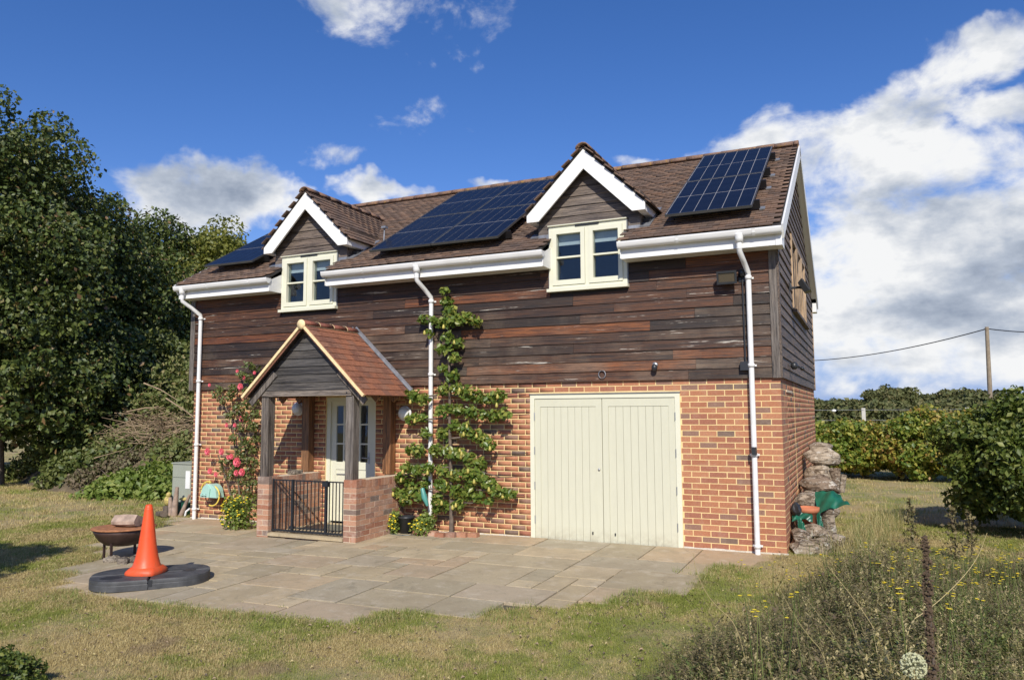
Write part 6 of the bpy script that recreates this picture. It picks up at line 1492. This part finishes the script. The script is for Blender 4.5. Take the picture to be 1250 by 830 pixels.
for i, (px_, dd_, rx, ry, hz_, lb) in enumerate(((1010, 46, 5, 3, 2.1, 'dull green thicket beyond the fence next to the house corner'), (1052, 50, 4.5, 3, 2.0, 'brownish green thicket beyond the white fence post'), (1103, 48, 4.2, 3, 2.3, 'dark green rounded thicket in the middle distance'), (1150, 52, 4, 3, 2.3, 'olive thicket left of the utility pole in the distance'), (1200, 50, 4.5, 3, 2.7, 'olive thicket at the foot of the utility pole'), (1250, 46, 4.5, 3, 2.7, 'olive thicket right of the utility pole'), (960, 48, 4, 3, 2.0, 'thicket hidden behind the house corner'))):
    b = at(px_, dd_); bush('thicket', lb, 'thicket', b, (b[0], b[1], hz_*.42), (rx, ry, hz_*.50), m_farleaf, .20, 110, 80, .6, 110+i, 'thickets beyond the fence', .2)
for i, (px_, dd_, rx, hz_, lb) in enumerate(((1078, 130, 4.2, 6.4, 'larger round distant tree left of centre on the skyline'), (1100, 132, 4.0, 6.4, 'distant tree touching the larger round one on the skyline'), (1124, 140, 4, 5.2, 'low dark distant tree on the skyline'), (1146, 145, 4, 5.0, 'small distant tree in the skyline dip'), (1168, 135, 4.6, 6.3, 'pale airy distant tree left of the utility pole'), (1192, 138, 4.5, 6.0, 'distant tree just left of the pole foot'), (1222, 136, 5, 5.6, 'distant tree just right of the pole foot'), (1250, 138, 4.5, 5.2, 'distant tree at the far right of the skyline'), (1050, 140, 5, 4.2, 'low distant tree beyond the brownish thicket'), (1022, 150, 7, 4.2, 'low distant tree near the house corner on the skyline'), (990, 150, 6, 4.6, 'distant tree mostly behind the house corner'))):
    b = at(px_, dd_); tree('distant_tree', lb, 'tree', tuple(b), hz_, (b[0], b[1], hz_*.50), (rx*.75, rx*.7, hz_*.34), m_farleaf, .36, 70, 80, .95, 130+i, 'distant trees on the skyline', .25)
rs = np.random.RandomState(140); fx = np.linspace(-40, 230, 90)
hd = []
for i in range(240): d_ = rs.uniform(150, 230); px_ = rs.uniform(-100, 1500); b = at(px_, d_); hd.append((b[0], b[1], rs.uniform(.6, 2.2)))
hd = np.array(hd); P_, O_ = clumps(hd, np.full((240, 3), 1.)*np.array([6, 4, 2.2]), [90]*240, rs, .4); P_[:, 2] = np.abs(P_[:, 2])
addmesh('far_wood', leaf_mesh('far_wood', P_, .8, m_farleaf, rs, O_), None, kind='stuff')
# fence
for i, (px_, lb) in enumerate(((1054, 'pale fence post standing up over the bramble hedge'), (1180, 'fence post hidden behind the hedge near the glossy shrub'), (940, 'fence post hidden behind the house'))):
    b = at(px_, 24); t = thing('fence_post', lb, 'fence post', tuple(b), 'posts of the wire fence'); obj('post', MB().box((b[0]-.055, b[1]-.055, -.1), (b[0]+.055, b[1]+.055, 1.86)), plain('pale_post_timber', (.52, .50, .45), .85), t)
b0, b1 = at(900, 24), at(1300, 24)
for z, lb in ((1.80, 'upper wire of the fence above the bramble hedge'), (1.48, 'lower wire of the fence behind the bramble hedge')):
    o = obj('fence_wire', MB().tube([(b0[0], b0[1]-.06, z), (b1[0], b1[1]-.06, z)], .005, 5), m_steel, origin=(b0[0], b0[1], z)); meta(o, lb, 'wire', 'wires of the fence')
o = obj('insulator', MB().sphere((at(1018, 24)[0], at(1018, 24)[1]-.07, 1.78), (.07, .04, .045), 8, 6), m_white, origin=(at(1018, 24)[0], at(1018, 24)[1], 1.74)); meta(o, 'small white tag hanging on the fence wire next to the house corner', 'tag')
# utility pole and cable
pb = at(1209, 48); pt_ = CC+ray(1204.5, 399)*48.; 
up_ = thing('utility_pole', 'tall wooden utility pole rising above the hedge', 'pole', tuple(pb)); obj('pole', MB().tube([tuple(pb), tuple((pb+pt_)/2), tuple(pt_)], [.15, .135, .11], 10), m_pole, up_); obj('insulator_cap', MB().tube([tuple(pt_-np.array([.16, 0, .1])), tuple(pt_-np.array([-.16, 0, .1]))], .04, 6), m_lead, up_)
far = CC+ray(880, 432)*85.; A_ = pt_-np.array([0, 0, .12]); pts = []
for i in range(25): t_ = i/24; q = A_*(1-t_)+far*t_; q = q-np.array([0, 0, 4*1.35*t_*(1-t_)]); pts.append(tuple(q))
o = obj('overhead_cable', MB().tube(pts, .035, 5), m_black, origin=tuple(far)); meta(o, 'sagging overhead cable between the utility pole and the house side of the sky', 'cable')
B2 = CC+ray(1330, 402)*60.; pts = [tuple(A_*(1-i/12)+B2*(i/12)-np.array([0, 0, 4*.25*(i/12)*(1-i/12)])) for i in range(13)]
o = obj('overhead_cable', MB().tube(pts, .035, 5), m_black, origin=tuple(B2)); meta(o, 'overhead cable running right from the top of the utility pole', 'cable')
# bush at the bottom left corner and the tree whose shade falls on the lawn
bb = PG(-22, 850); bush('clipped_bush', 'small leafy bush in the bottom left corner of the lawn', 'bush', bb, (bb[0], bb[1], -.02), (.32, .32, .22), m_shrub, .02, 60, 110, .08, 150, None, -.1)
tree('small_tree', 'small round tree beyond the left edge whose shade falls on the lawn', 'tree', (-8.25, -7.35, -.15), 3, (-8.25, -7.35, 2.35), (1.05, 1.1, .75), m_shrub, .06, 60, 190, .3, 151, None, .06, zmin=1.2)
